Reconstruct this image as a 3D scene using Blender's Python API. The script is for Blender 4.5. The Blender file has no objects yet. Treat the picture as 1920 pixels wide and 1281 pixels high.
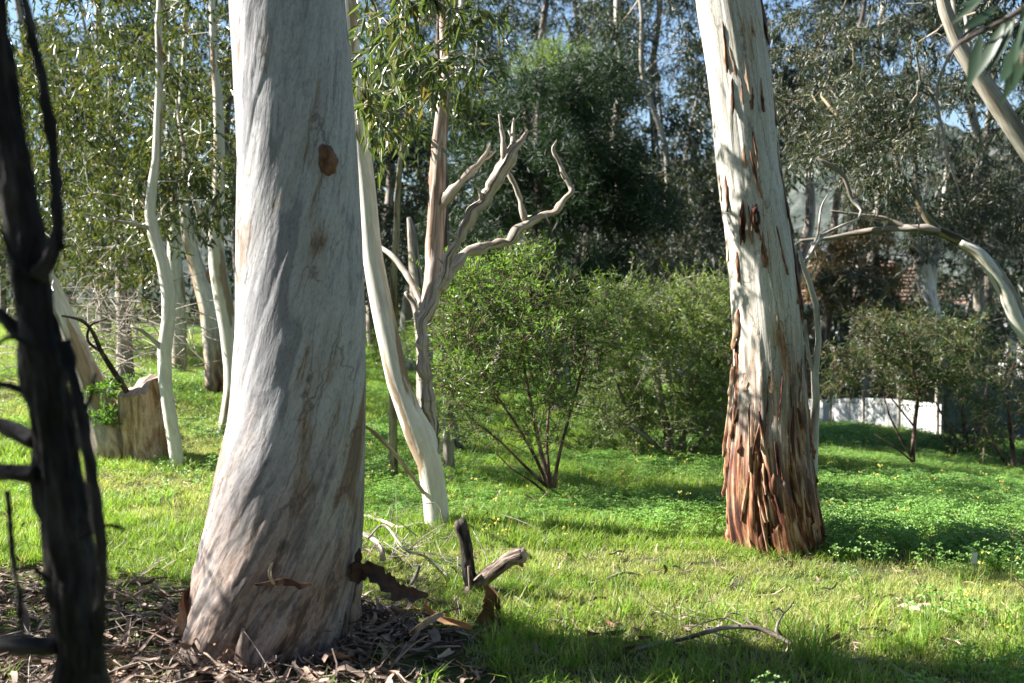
import bpy, math
import numpy as np
from math import radians, sin, cos, pi, atan

# ------------------------------------------------------------------ camera, sky, sun, exposure
SC = bpy.context.scene
COL = SC.collection
F = 2027.0                                   # focal length in photo pixels (photo is 1920 wide)
PITCH = atan(80.0 / F)
EYE = np.array([0.0, 0.0, 1.55])
cam_d = bpy.data.cameras.new("camera")
cam_d.lens = 38.0
cam_d.sensor_width = 36.0
cam_d.clip_start = 0.05
cam_d.clip_end = 3000.0
cam_d.dof.use_dof = True
cam_d.dof.focus_distance = 5.9
cam_d.dof.aperture_fstop = 2.6
cam = bpy.data.objects.new("camera", cam_d)
cam.location = EYE.tolist()
cam.rotation_euler = (pi / 2 - PITCH, 0, 0)
COL.objects.link(cam)
SC.camera = cam

SUN_EL = radians(37.0)
SUN_TO = np.array([-0.988 * cos(SUN_EL), 0.154 * cos(SUN_EL), sin(SUN_EL)])   # towards the sun
world = bpy.data.worlds.new("World")
SC.world = world
world.use_nodes = True
wn = world.node_tree.nodes
bg = wn["Background"]
sky = wn.new("ShaderNodeTexSky")
sky.sky_type = "NISHITA"
sky.sun_disc = False
sky.sun_elevation = SUN_EL
sky.sun_rotation = math.atan2(SUN_TO[0], SUN_TO[1])
sky.air_density = 1.0
sky.dust_density = 0.2
sky.ozone_density = 2.0
world.node_tree.links.new(sky.outputs[0], bg.inputs[0])
bg.inputs[1].default_value = 0.05
sun_d = bpy.data.lights.new("sun", "SUN")
sun_d.energy = 5.0
sun_d.angle = radians(0.53)
sun_d.color = (1.0, 0.955, 0.88)
sun = bpy.data.objects.new("sun", sun_d)
COL.objects.link(sun)
from mathutils import Vector
sun.rotation_euler = Vector(SUN_TO.tolist()).to_track_quat("Z", "Y").to_euler()
sun.location = (-30, 8, 20)
SC.view_settings.view_transform = "Standard"
SC.view_settings.look = "None"
SC.view_settings.gamma = 1.0
SC.view_settings.exposure = 2.08
SC.view_settings.use_curve_mapping = False
SC.render.engine = "CYCLES"
SC.cycles.use_denoising = True
SC.cycles.max_bounces = 8
SC.cycles.diffuse_bounces = 3
SC.cycles.glossy_bounces = 2
SC.cycles.transmission_bounces = 4
SC.cycles.transparent_max_bounces = 4
SC.cycles.caustics_reflective = False
SC.cycles.caustics_refractive = False
SC.cycles.sample_clamp_indirect = 6.0

# ------------------------------------------------------------------ numbers
def sm(t):
    t = np.clip(t, 0, 1)
    return t * t * (3 - 2 * t)

def _h(ix, iy, iz, s):
    n = (ix * 374761393 + iy * 668265263 + iz * 2147483647 + s * 974634777) & 0xFFFFFFFF
    n = ((n ^ (n >> 13)) * 1274126177) & 0xFFFFFFFF
    n = (n ^ (n >> 16)) & 0xFFFFFFFF
    return n.astype(np.float64) / 4294967295.0 * 2 - 1

def vnoise(p, s=0):
    p = np.asarray(p, float)
    i = np.floor(p).astype(np.int64)
    f = p - i
    f = f * f * (3 - 2 * f)
    x, y, z = i[..., 0], i[..., 1], i[..., 2]
    fx, fy, fz = f[..., 0], f[..., 1], f[..., 2]
    r = 0
    for a in (0, 1):
        wa = fx if a else 1 - fx
        for b in (0, 1):
            wb = fy if b else 1 - fy
            for c in (0, 1):
                wc = fz if c else 1 - fz
                r = r + wa * wb * wc * _h(x + a, y + b, z + c, s)
    return r

def fbm(p, o=4, s=0):
    p = np.asarray(p, float)
    r, a = 0, 1.0
    for k in range(o):
        r = r + a * vnoise(p, s + k * 17)
        p = p * 2.03
        a *= 0.5
    return r

def nrm(v):
    v = np.asarray(v, float)
    return v / np.maximum(np.linalg.norm(v, axis=-1, keepdims=True), 1e-9)

def G(x, y):
    """height of the ground: tilts up to the left and down to the right, then falls to a valley"""
    x = np.asarray(x, float); y = np.asarray(y, float)
    z = -0.10 * np.clip(x, -9, 12) * sm((y - 5.5) / 9.0)
    p = np.stack([x * 0.55, y * 0.55, x * 0], -1)
    z = z + 0.035 * vnoise(p, 3) + 0.018 * vnoise(p * 3.1, 4)
    z = z - 8.0 * sm((y - 20) / 50.0) * sm((x + 3) / 14.0)
    z = z - 0.22 * np.exp(-((x - 5.1) ** 2 + (y - 19.3) ** 2) / 4.0) + 0.14 * np.exp(-((x - 6.4) ** 2 + (y - 16.2) ** 2) / 4.0)
    dx, dy = x + 0.95, y - 4.9
    z = z + 0.05 * np.exp(-(dx * dx + dy * dy) / 0.9)
    return z

def ray(px, py):
    u = (px - 960.0) / F
    v = -(py - 640.5) / F
    return np.array([u, cos(PITCH) + v * sin(PITCH), -sin(PITCH) + v * cos(PITCH)])

def at(px, py, Y):
    d = ray(px, py)
    return EYE + d * (Y / d[1])

def gnd(px, py):
    d = ray(px, py)
    ts = np.linspace(1.0, 60.0, 6000)
    P = EYE[None] + d[None] * ts[:, None]
    below = np.nonzero(P[:, 2] <= G(P[:, 0], P[:, 1]))[0]
    return P[below[0]] if len(below) else P[-1]

def rpx(w, Y):
    return 0.5 * w * Y / F

# ------------------------------------------------------------------ materials
def nodes_of(m):
    m.use_nodes = True
    nt = m.node_tree
    nt.nodes.clear()
    out = nt.nodes.new("ShaderNodeOutputMaterial")
    return nt, out

def nd(nt, t, ins=None, **pr):
    n = nt.nodes.new(t)
    for k, v in pr.items():
        setattr(n, k, v)
    for k, v in (ins or {}).items():
        if isinstance(v, bpy.types.NodeSocket):
            nt.links.new(v, n.inputs[k])
        else:
            n.inputs[k].default_value = v
    return n

def ramp(nt, fac, stops, interp="LINEAR"):
    n = nt.nodes.new("ShaderNodeValToRGB")
    n.color_ramp.interpolation = interp
    e = n.color_ramp.elements
    while len(e) < len(stops):
        e.new(0.5)
    for el, (p, c) in zip(e, stops):
        el.position = p
        el.color = (c[0], c[1], c[2], 1) if hasattr(c, "__len__") else (c, c, c, 1)
    nt.links.new(fac, n.inputs[0])
    return n.outputs[0]

def mixc(nt, fac, a, b, mode="MIX"):
    n = nt.nodes.new("ShaderNodeMix")
    n.data_type = "RGBA"
    n.blend_type = mode
    for i, v in ((0, fac), (6, a), (7, b)):
        if isinstance(v, bpy.types.NodeSocket):
            nt.links.new(v, n.inputs[i])
        else:
            n.inputs[i].default_value = v if i == 0 else (*v, 1)
    return n.outputs[2]

def leaf_mat(name, ca, cb, cc=None, trans=0.35, rough=0.42, tcol=None, spec=0.5):
    """leaf: every leaf its own tint between ca and cb (a few cc), thin enough to let light through"""
    m = bpy.data.materials.new(name)
    nt, out = nodes_of(m)
    geo = nd(nt, "ShaderNodeNewGeometry")
    stops = [(0.0, ca), (0.8, cb)]
    if cc is not None:
        stops += [(0.9, cb), (0.96, cc)]
    c = ramp(nt, geo.outputs["Random Per Island"], stops)
    ob = nd(nt, "ShaderNodeObjectInfo")
    no = nd(nt, "ShaderNodeTexNoise", {"Vector": geo.outputs["Position"], "Scale": 0.9, "Detail": 2.0})
    hv = nd(nt, "ShaderNodeHueSaturation", {"Color": c, "Hue": 0.5, "Saturation": 1.0})
    mr = nd(nt, "ShaderNodeMapRange", {"Value": no.outputs[0], 1: 0.3, 2: 0.7, 3: 0.7, 4: 1.3})
    nt.links.new(mr.outputs[0], hv.inputs["Value"])
    c = hv.outputs[0]
    b = nd(nt, "ShaderNodeBsdfPrincipled", {"Base Color": c, "Roughness": rough, "Specular IOR Level": spec})
    tc = mixc(nt, 1.0, c, tcol or (1.6, 1.7, 0.6), "MULTIPLY")
    t = nd(nt, "ShaderNodeBsdfTranslucent", {"Color": tc})
    mx = nd(nt, "ShaderNodeMixShader", {0: trans, 1: b.outputs[0], 2: t.outputs[0]})
    nt.links.new(mx.outputs[0], out.inputs[0])
    return m

def bark_mat(name, stops, stretch=0.22, scale=5.0, fine=30.0, fine_stretch=0.12, fine_amt=0.35, bump=0.5,
             low=None, low_z=(0.2, 0.9), rough=0.8, dist=0.6, specks=0.0, cracks=0.0, detail=5.0, bump_dist=0.006):
    """bark: patches stretched along the stem, fine fibres, optional other bark near the foot (its own ramp 'low')"""
    m = bpy.data.materials.new(name)
    nt, out = nodes_of(m)
    at_ = nd(nt, "ShaderNodeAttribute", attribute_name="bark")
    v = at_.outputs["Vector"]
    mp = nd(nt, "ShaderNodeMapping", {"Vector": v, "Scale": (scale, scale, scale * stretch)})
    a = nd(nt, "ShaderNodeTexNoise", {"Vector": mp.outputs[0], "Scale": 1.0, "Detail": detail, "Roughness": 0.58, "Distortion": dist})
    mp2 = nd(nt, "ShaderNodeMapping", {"Vector": v, "Scale": (fine, fine, fine * fine_stretch)})
    b = nd(nt, "ShaderNodeTexNoise", {"Vector": mp2.outputs[0], "Scale": 1.0, "Detail": 4.0, "Roughness": 0.6, "Distortion": 0.4})
    am = nd(nt, "ShaderNodeMapRange", {"Value": a.outputs[0], 1: 0.30, 2: 0.70, 3: 0.0, 4: 1.0})
    c = ramp(nt, am.outputs[0], stops)
    bm = nd(nt, "ShaderNodeMapRange", {"Value": b.outputs[0], 1: 0.30, 2: 0.70, 3: 0.0, 4: 1.0})
    if low:
        sp = nd(nt, "ShaderNodeSeparateXYZ", {"Vector": v})
        mp3 = nd(nt, "ShaderNodeMapping", {"Vector": v, "Scale": (7, 7, 1.3), "Location": (3, 1, 7)})
        n3 = nd(nt, "ShaderNodeTexNoise", {"Vector": mp3.outputs[0], "Scale": 1.0, "Detail": 5.0, "Roughness": 0.62})
        off = nd(nt, "ShaderNodeMath", {0: n3.outputs[0], 1: 0.5}, operation="SUBTRACT")
        off2 = nd(nt, "ShaderNodeMath", {0: off.outputs[0], 1: 2.2, 2: sp.outputs[2]}, operation="MULTIPLY_ADD")
        mr = nd(nt, "ShaderNodeMapRange", {"Value": off2.outputs[0], 1: low_z[0], 2: low_z[1], 3: 1.0, 4: 0.0})
        c = mixc(nt, mr.outputs[0], c, ramp(nt, bm.outputs[0], low))
    fm = nd(nt, "ShaderNodeMapRange", {"Value": b.outputs[0], 1: 0.3, 2: 0.7, 3: 1.0 - fine_amt, 4: 1.0 + fine_amt * 0.4})
    hv = nd(nt, "ShaderNodeHueSaturation", {"Color": c, "Value": fm.outputs[0]})
    c = hv.outputs[0]
    if cracks:
        # pores and thin dark splits along the grain
        mp5 = nd(nt, "ShaderNodeMapping", {"Vector": v, "Scale": (110, 110, 45)})
        n5 = nd(nt, "ShaderNodeTexNoise", {"Vector": mp5.outputs[0], "Scale": 1.0, "Detail": 3.0, "Roughness": 0.7})
        m5 = nd(nt, "ShaderNodeMapRange", {"Value": n5.outputs[0], 1: 0.32, 2: 0.5, 3: 0.68, 4: 1.0})
        hv5 = nd(nt, "ShaderNodeHueSaturation", {"Color": c, "Value": m5.outputs[0]})
        mp6 = nd(nt, "ShaderNodeMapping", {"Vector": v, "Scale": (13, 13, 1.7)})
        dn = nd(nt, "ShaderNodeTexNoise", {"Vector": v, "Scale": 22.0, "Detail": 3.0})
        dv = nd(nt, "ShaderNodeVectorMath", {0: dn.outputs["Color"], 3: 0.35}, operation="SCALE")
        av = nd(nt, "ShaderNodeVectorMath", {0: mp6.outputs[0], 1: dv.outputs[0]}, operation="ADD")
        v6 = nd(nt, "ShaderNodeTexVoronoi", {"Vector": av.outputs[0], "Scale": 1.0}, feature="DISTANCE_TO_EDGE")
        l6 = nd(nt, "ShaderNodeMapRange", {"Value": v6.outputs["Distance"], 1: 0.0, 2: 0.035, 3: 1.0, 4: 0.0})
        k6 = nd(nt, "ShaderNodeMapRange", {"Value": a.outputs[0], 1: 0.42, 2: 0.60, 3: 1.0, 4: 0.0})
        f6 = nd(nt, "ShaderNodeMath", {0: l6.outputs[0], 1: k6.outputs[0]}, operation="MULTIPLY")
        g6 = nd(nt, "ShaderNodeMath", {0: f6.outputs[0], 1: cracks}, operation="MULTIPLY")
        c = mixc(nt, g6.outputs[0], hv5.outputs[0], (0.09, 0.06, 0.05))
    if specks:
        mp4 = nd(nt, "ShaderNodeMapping", {"Vector": v, "Scale": (9, 9, 4)})
        vo = nd(nt, "ShaderNodeTexVoronoi", {"Vector": mp4.outputs[0], "Scale": 1.0})
        lt = nd(nt, "ShaderNodeMapRange", {"Value": vo.outputs["Distance"], 1: 0.03, 2: 0.10, 3: specks, 4: 0.0})
        sv = nd(nt, "ShaderNodeSeparateColor", {0: vo.outputs["Color"]})
        pk = nd(nt, "ShaderNodeMath", {0: sv.outputs[0], 1: 0.62}, operation="GREATER_THAN")
        lk = nd(nt, "ShaderNodeMath", {0: lt.outputs[0], 1: pk.outputs[0]}, operation="MULTIPLY")
        c = mixc(nt, lk.outputs[0], c, (0.05, 0.035, 0.03))
    bs = nd(nt, "ShaderNodeBsdfPrincipled", {"Base Color": c, "Roughness": rough, "Specular IOR Level": 0.25})
    hsum = nd(nt, "ShaderNodeMath", {0: a.outputs[0], 1: 1.2, 2: b.outputs[0]}, operation="MULTIPLY_ADD")
    bp = nd(nt, "ShaderNodeBump", {"Strength": bump, "Distance": bump_dist, "Height": hsum.outputs[0]})
    nt.links.new(bp.outputs[0], bs.inputs["Normal"])
    nt.links.new(bs.outputs[0], out.inputs[0])
    return m

def plain_mat(name, ca, cb, scale=6.0, rough=0.8, bump=0.2, stretch=(1, 1, 1), island=0.0, metallic=0.0):
    m = bpy.data.materials.new(name)
    nt, out = nodes_of(m)
    tc = nd(nt, "ShaderNodeTexCoord")
    mp = nd(nt, "ShaderNodeMapping", {"Vector": tc.outputs["Object"], "Scale": stretch})
    a = nd(nt, "ShaderNodeTexNoise", {"Vector": mp.outputs[0], "Scale": scale, "Detail": 6.0, "Roughness": 0.6})
    c = ramp(nt, a.outputs[0], [(0.3, ca), (0.7, cb)])
    if island:
        geo = nd(nt, "ShaderNodeNewGeometry")
        oi = nd(nt, "ShaderNodeObjectInfo")
        ad = nd(nt, "ShaderNodeMath", {0: geo.outputs["Random Per Island"], 1: oi.outputs["Random"]}, operation="ADD")
        fr = nd(nt, "ShaderNodeMath", {0: ad.outputs[0]}, operation="FRACT")
        mr = nd(nt, "ShaderNodeMapRange", {"Value": fr.outputs[0], 3: 1 - island, 4: 1 + island})
        hv = nd(nt, "ShaderNodeHueSaturation", {"Color": c, "Value": mr.outputs[0]})
        c = hv.outputs[0]
    bs = nd(nt, "ShaderNodeBsdfPrincipled", {"Base Color": c, "Roughness": rough, "Specular IOR Level": 0.3, "Metallic": metallic})
    bp = nd(nt, "ShaderNodeBump", {"Strength": bump, "Distance": 0.01, "Height": a.outputs[0]})
    nt.links.new(bp.outputs[0], bs.inputs["Normal"])
    nt.links.new(bs.outputs[0], out.inputs[0])
    return m

def grass_mat(name, ca, cb, cdry, trans=0.5, tcol=(1.5, 1.55, 0.6), drymix=0.0):
    m = bpy.data.materials.new(name)
    nt, out = nodes_of(m)
    geo = nd(nt, "ShaderNodeNewGeometry")
    oi = nd(nt, "ShaderNodeObjectInfo")
    ad = nd(nt, "ShaderNodeMath", {0: geo.outputs["Random Per Island"], 1: oi.outputs["Random"]}, operation="ADD")
    fr = nd(nt, "ShaderNodeMath", {0: ad.outputs[0]}, operation="FRACT")
    c = ramp(nt, fr.outputs[0], [(0.0, ca), (0.88 - drymix, cb), (0.93 - drymix, cdry), (1.0, cdry)])
    no = nd(nt, "ShaderNodeTexNoise", {"Vector": geo.outputs["Position"], "Scale": 0.8, "Detail": 3.0})
    mr = nd(nt, "ShaderNodeMapRange", {"Value": no.outputs[0], 1: 0.3, 2: 0.7, 3: 0.75, 4: 1.25})
    hv = nd(nt, "ShaderNodeHueSaturation", {"Color": c, "Value": mr.outputs[0]})
    c = hv.outputs[0]
    b = nd(nt, "ShaderNodeBsdfPrincipled", {"Base Color": c, "Roughness": 0.45, "Specular IOR Level": 0.4})
    t = nd(nt, "ShaderNodeBsdfTranslucent", {"Color": mixc(nt, 1.0, c, tcol, "MULTIPLY")})
    mx = nd(nt, "ShaderNodeMixShader", {0: trans, 1: b.outputs[0], 2: t.outputs[0]})
    nt.links.new(mx.outputs[0], out.inputs[0])
    return m

M = {}
M["bark_big"] = bark_mat("bark_big", [(0.14, (0.17, 0.125, 0.095)), (0.24, (0.31, 0.255, 0.21)), (0.30, (0.35, 0.335, 0.33)), (0.52, (0.41, 0.40, 0.405)), (0.64, (0.37, 0.365, 0.375)), (0.72, (0.24, 0.235, 0.245))],
    stretch=0.26, scale=4.6, fine=34, fine_stretch=0.22, fine_amt=0.16, bump=0.55, bump_dist=0.008, specks=0.7, dist=1.2, detail=8, cracks=0.75,
    low=[(0.2, (0.045, 0.03, 0.027)), (0.45, (0.13, 0.09, 0.07)), (0.62, (0.26, 0.20, 0.165)), (0.85, (0.16, 0.10, 0.07))], low_z=(0.2, 1.3))
M["bark_second"] = bark_mat("bark_second", [(0.06, (0.20, 0.10, 0.055)), (0.14, (0.42, 0.32, 0.21)), (0.22, (0.50, 0.47, 0.40)), (0.65, (0.54, 0.52, 0.47)), (0.88, (0.36, 0.33, 0.27))],
    stretch=0.12, scale=6.5, fine=45, fine_stretch=0.06, fine_amt=0.25, bump=0.7, bump_dist=0.008, specks=0.3, cracks=0.7,
    low=[(0.2, (0.022, 0.008, 0.006)), (0.42, (0.095, 0.030, 0.016)), (0.6, (0.22, 0.085, 0.042)), (0.78, (0.42, 0.27, 0.15)), (0.9, (0.16, 0.05, 0.025))], low_z=(0.55, 1.7))
M["bark_white"] = bark_mat("bark_white", [(0.28, (0.30, 0.22, 0.15)), (0.36, (0.55, 0.50, 0.40)), (0.5, (0.68, 0.65, 0.57)), (0.7, (0.60, 0.57, 0.50))],
    stretch=0.15, scale=9, fine=50, fine_amt=0.2, bump=0.4, specks=0.4)
M["bark_pale_grey"] = bark_mat("bark_pale_grey", [(0.28, (0.22, 0.18, 0.14)), (0.42, (0.42, 0.39, 0.34)), (0.6, (0.52, 0.49, 0.43)), (0.75, (0.36, 0.33, 0.28))],
    stretch=0.2, scale=8, fine=40, bump=0.5)
M["bark_white_brown"] = bark_mat("bark_white_brown", [(0.30, (0.38, 0.27, 0.17)), (0.42, (0.58, 0.53, 0.44)), (0.6, (0.67, 0.64, 0.56))],
    stretch=0.15, scale=7, fine=40, bump=0.5, low=[(0.3, (0.06, 0.03, 0.02)), (0.5, (0.20, 0.10, 0.05)), (0.7, (0.34, 0.22, 0.13))], low_z=(0.0, 1.1))
M["bark_pink"] = bark_mat("bark_pink", [(0.3, (0.22, 0.14, 0.11)), (0.45, (0.40, 0.30, 0.25)), (0.62, (0.52, 0.43, 0.37)), (0.75, (0.30, 0.20, 0.15))],
    stretch=0.05, scale=16, fine=70, fine_stretch=0.04, fine_amt=0.45, bump=0.9)
M["wood_dead"] = bark_mat("wood_dead", [(0.12, (0.07, 0.05, 0.04)), (0.32, (0.30, 0.245, 0.20)), (0.6, (0.52, 0.465, 0.40)), (0.85, (0.27, 0.21, 0.16))],
    stretch=0.07, scale=34, fine=80, fine_stretch=0.05, fine_amt=0.5, bump=0.9, detail=6)
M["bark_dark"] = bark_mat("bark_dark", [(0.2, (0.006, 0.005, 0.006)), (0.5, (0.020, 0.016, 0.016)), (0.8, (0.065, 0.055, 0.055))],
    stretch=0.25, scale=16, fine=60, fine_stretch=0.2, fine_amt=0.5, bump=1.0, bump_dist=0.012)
M["bark_char"] = bark_mat("bark_char", [(0.3, (0.012, 0.01, 0.01)), (0.5, (0.04, 0.03, 0.027)), (0.68, (0.11, 0.085, 0.07))],
    stretch=0.3, scale=22, fine=70, fine_stretch=0.2, fine_amt=0.5, bump=1.0, bump_dist=0.01)
M["bark_log"] = bark_mat("bark_log", [(0.3, (0.05, 0.035, 0.03)), (0.5, (0.19, 0.14, 0.11)), (0.68, (0.33, 0.26, 0.21))],
    stretch=0.3, scale=26, fine=70, fine_stretch=0.25, fine_amt=0.5, bump=1.0, bump_dist=0.01)
M["flake_dark"] = bark_mat("flake_dark", [(0.2, (0.04, 0.02, 0.014)), (0.5, (0.12, 0.06, 0.04)), (0.8, (0.24, 0.14, 0.10))], stretch=0.2, scale=10, fine=60, fine_amt=0.45, bump=0.8)
M["bark_limb"] = bark_mat("bark_limb", [(0.15, (0.14, 0.10, 0.07)), (0.4, (0.30, 0.265, 0.21)), (0.7, (0.40, 0.37, 0.31)), (0.9, (0.25, 0.21, 0.16))], stretch=0.15, scale=7, fine=40, bump=0.6)
M["bark_stump"] = bark_mat("bark_stump", [(0.15, (0.22, 0.12, 0.055)), (0.4, (0.50, 0.34, 0.20)), (0.65, (0.60, 0.46, 0.31)), (0.85, (0.34, 0.20, 0.10))], stretch=0.2, scale=8, fine=34, fine_stretch=0.2, fine_amt=0.45, bump=1.2, bump_dist=0.02, cracks=0.8)
M["bark_olive"] = bark_mat("bark_olive", [(0.3, (0.07, 0.05, 0.03)), (0.45, (0.19, 0.17, 0.09)), (0.6, (0.33, 0.30, 0.20)), (0.75, (0.2, 0.15, 0.1))],
    stretch=0.15, scale=9, fine=40, bump=0.6)
M["bark_grey_brown"] = bark_mat("bark_grey_brown", [(0.3, (0.08, 0.06, 0.05)), (0.5, (0.20, 0.165, 0.14)), (0.7, (0.33, 0.29, 0.25))],
    stretch=0.15, scale=10, fine=40, bump=0.7)
M["stem_red"] = bark_mat("stem_red", [(0.3, (0.05, 0.028, 0.022)), (0.5, (0.13, 0.075, 0.06)), (0.7, (0.22, 0.14, 0.11))], scale=20, fine=60)
M["cut_wood"] = plain_mat("cut_wood", (0.26, 0.18, 0.14), (0.45, 0.36, 0.29), 22, 0.85, 0.5)
M["flake"] = bark_mat("flake", [(0.2, (0.05, 0.018, 0.011)), (0.45, (0.17, 0.065, 0.033)), (0.62, (0.38, 0.235, 0.14)), (0.8, (0.46, 0.37, 0.27))],
    stretch=0.15, scale=14, fine=70, fine_stretch=0.08, fine_amt=0.5, bump=0.9)
M["litter"] = plain_mat("litter", (0.11, 0.075, 0.058), (0.30, 0.215, 0.165), 14, 0.75, 0.4, (1, 1, 1), island=0.55)
M["litter_pale"] = plain_mat("litter_pale", (0.20, 0.14, 0.11), (0.40, 0.30, 0.23), 14, 0.75, 0.4, (1, 1, 1), island=0.45)
M["bark_curl_dark"] = plain_mat("bark_curl_dark", (0.035, 0.022, 0.018), (0.10, 0.065, 0.05), 18, 0.8, 0.6)
M["bark_slab"] = plain_mat("bark_slab", (0.10, 0.05, 0.025), (0.30, 0.17, 0.08), 14, 0.75, 0.5)
M["dry_leaf"] = plain_mat("dry_leaf", (0.25, 0.17, 0.11), (0.45, 0.34, 0.24), 10, 0.6, 0.2, island=0.35)
M["straw"] = plain_mat("straw", (0.36, 0.29, 0.17), (0.52, 0.44, 0.28), 10, 0.7, 0.1, island=0.3)
M["stone"] = plain_mat("stone", (0.28, 0.19, 0.15), (0.42, 0.31, 0.26), 18, 0.9, 0.5)
M["knot"] = plain_mat("knot", (0.09, 0.045, 0.03), (0.24, 0.13, 0.08), 24, 0.85, 0.8)
M["hollow"] = plain_mat("hollow", (0.02, 0.008, 0.005), (0.12, 0.045, 0.025), 18, 0.9, 0.9)

M["leaf_left"] = leaf_mat("leaf_left", (0.038, 0.053, 0.017), (0.076, 0.092, 0.034), (0.170, 0.136, 0.051), trans=0.34, rough=0.30)
M["leaf_gum"] = leaf_mat("leaf_gum", (0.05, 0.085, 0.03), (0.10, 0.125, 0.05), (0.20, 0.15, 0.07), trans=0.3, rough=0.30, spec=0.6)
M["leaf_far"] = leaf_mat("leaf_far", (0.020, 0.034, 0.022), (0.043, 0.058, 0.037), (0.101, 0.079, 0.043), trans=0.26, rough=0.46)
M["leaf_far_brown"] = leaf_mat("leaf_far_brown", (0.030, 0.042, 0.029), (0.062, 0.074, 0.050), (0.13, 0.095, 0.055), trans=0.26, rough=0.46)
M["leaf_rust"] = leaf_mat("leaf_rust", (0.11, 0.09, 0.05), (0.20, 0.14, 0.07), (0.34, 0.18, 0.07), trans=0.3, rough=0.45)
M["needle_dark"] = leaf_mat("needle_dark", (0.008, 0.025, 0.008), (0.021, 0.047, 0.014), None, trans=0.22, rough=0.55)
M["needle_sunlit"] = leaf_mat("needle_sunlit", (0.11, 0.17, 0.075), (0.18, 0.24, 0.11), None, trans=0.35, rough=0.5)  # paler copy of the dark needles, sunlight on the tufts put into the colour
M["leaf_shrub"] = leaf_mat("leaf_shrub", (0.085, 0.158, 0.042), (0.155, 0.255, 0.07), (0.21, 0.31, 0.085), trans=0.42, rough=0.38)
M["leaf_bush"] = leaf_mat("leaf_bush", (0.08, 0.13, 0.028), (0.165, 0.235, 0.055), (0.28, 0.34, 0.09), trans=0.40, rough=0.45)
M["leaf_olive"] = leaf_mat("leaf_olive", (0.034, 0.06, 0.024), (0.075, 0.11, 0.04), (0.17, 0.17, 0.05), trans=0.32, rough=0.42)
M["leaf_near"] = leaf_mat("leaf_near", (0.014, 0.036, 0.02), (0.03, 0.055, 0.03), None, trans=0.22, rough=0.42)
M["leaf_sprout"] = leaf_mat("leaf_sprout", (0.06, 0.13, 0.03), (0.11, 0.2, 0.04), None, trans=0.4, rough=0.4)
M["grass"] = grass_mat("grass", (0.135, 0.25, 0.035), (0.26, 0.38, 0.07), (0.42, 0.38, 0.18), 0.5, (1.3, 1.3, 0.7))
M["grass_short"] = grass_mat("grass_short", (0.26, 0.33, 0.09), (0.40, 0.45, 0.16), (0.50, 0.44, 0.24), 0.5, (1.25, 1.25, 0.75), drymix=0.06)
M["clover"] = grass_mat("clover", (0.125, 0.25, 0.055), (0.22, 0.385, 0.10), (0.30, 0.45, 0.13), 0.47, (1.3, 1.3, 0.7))
M["petal"] = grass_mat("petal", (0.66, 0.60, 0.12), (0.74, 0.69, 0.20), (0.76, 0.73, 0.34), 0.4, (1, 1, 0.8))
M["flower_stem"] = grass_mat("flower_stem", (0.22, 0.29, 0.09), (0.29, 0.35, 0.13), (0.34, 0.38, 0.16), 0.3)

# ------------------------------------------------------------------ mesh building
def spline(pts, step):
    """Catmull-Rom through rows of pts (any width), resampled about every 'step' along xyz"""
    P = np.asarray(pts, float)
    if len(P) == 2:
        P = np.vstack([P[0], P.mean(0), P[1]])
    E = np.vstack([2 * P[0] - P[1], P, 2 * P[-1] - P[-2]])
    out = []
    for i in range(1, len(E) - 2):
        p0, p1, p2, p3 = E[i - 1], E[i], E[i + 1], E[i + 2]
        n = max(1, int(np.linalg.norm((p2 - p1)[:3]) / step))
        t = (np.arange(n) / n)[:, None]
        out.append(0.5 * (2 * p1 + (p2 - p0) * t + (2 * p0 - 5 * p1 + 4 * p2 - p3) * t ** 2 + (3 * p1 - p0 - 3 * p2 + p3) * t ** 3))
    out.append(P[-1:])
    return np.vstack(out)

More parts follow.
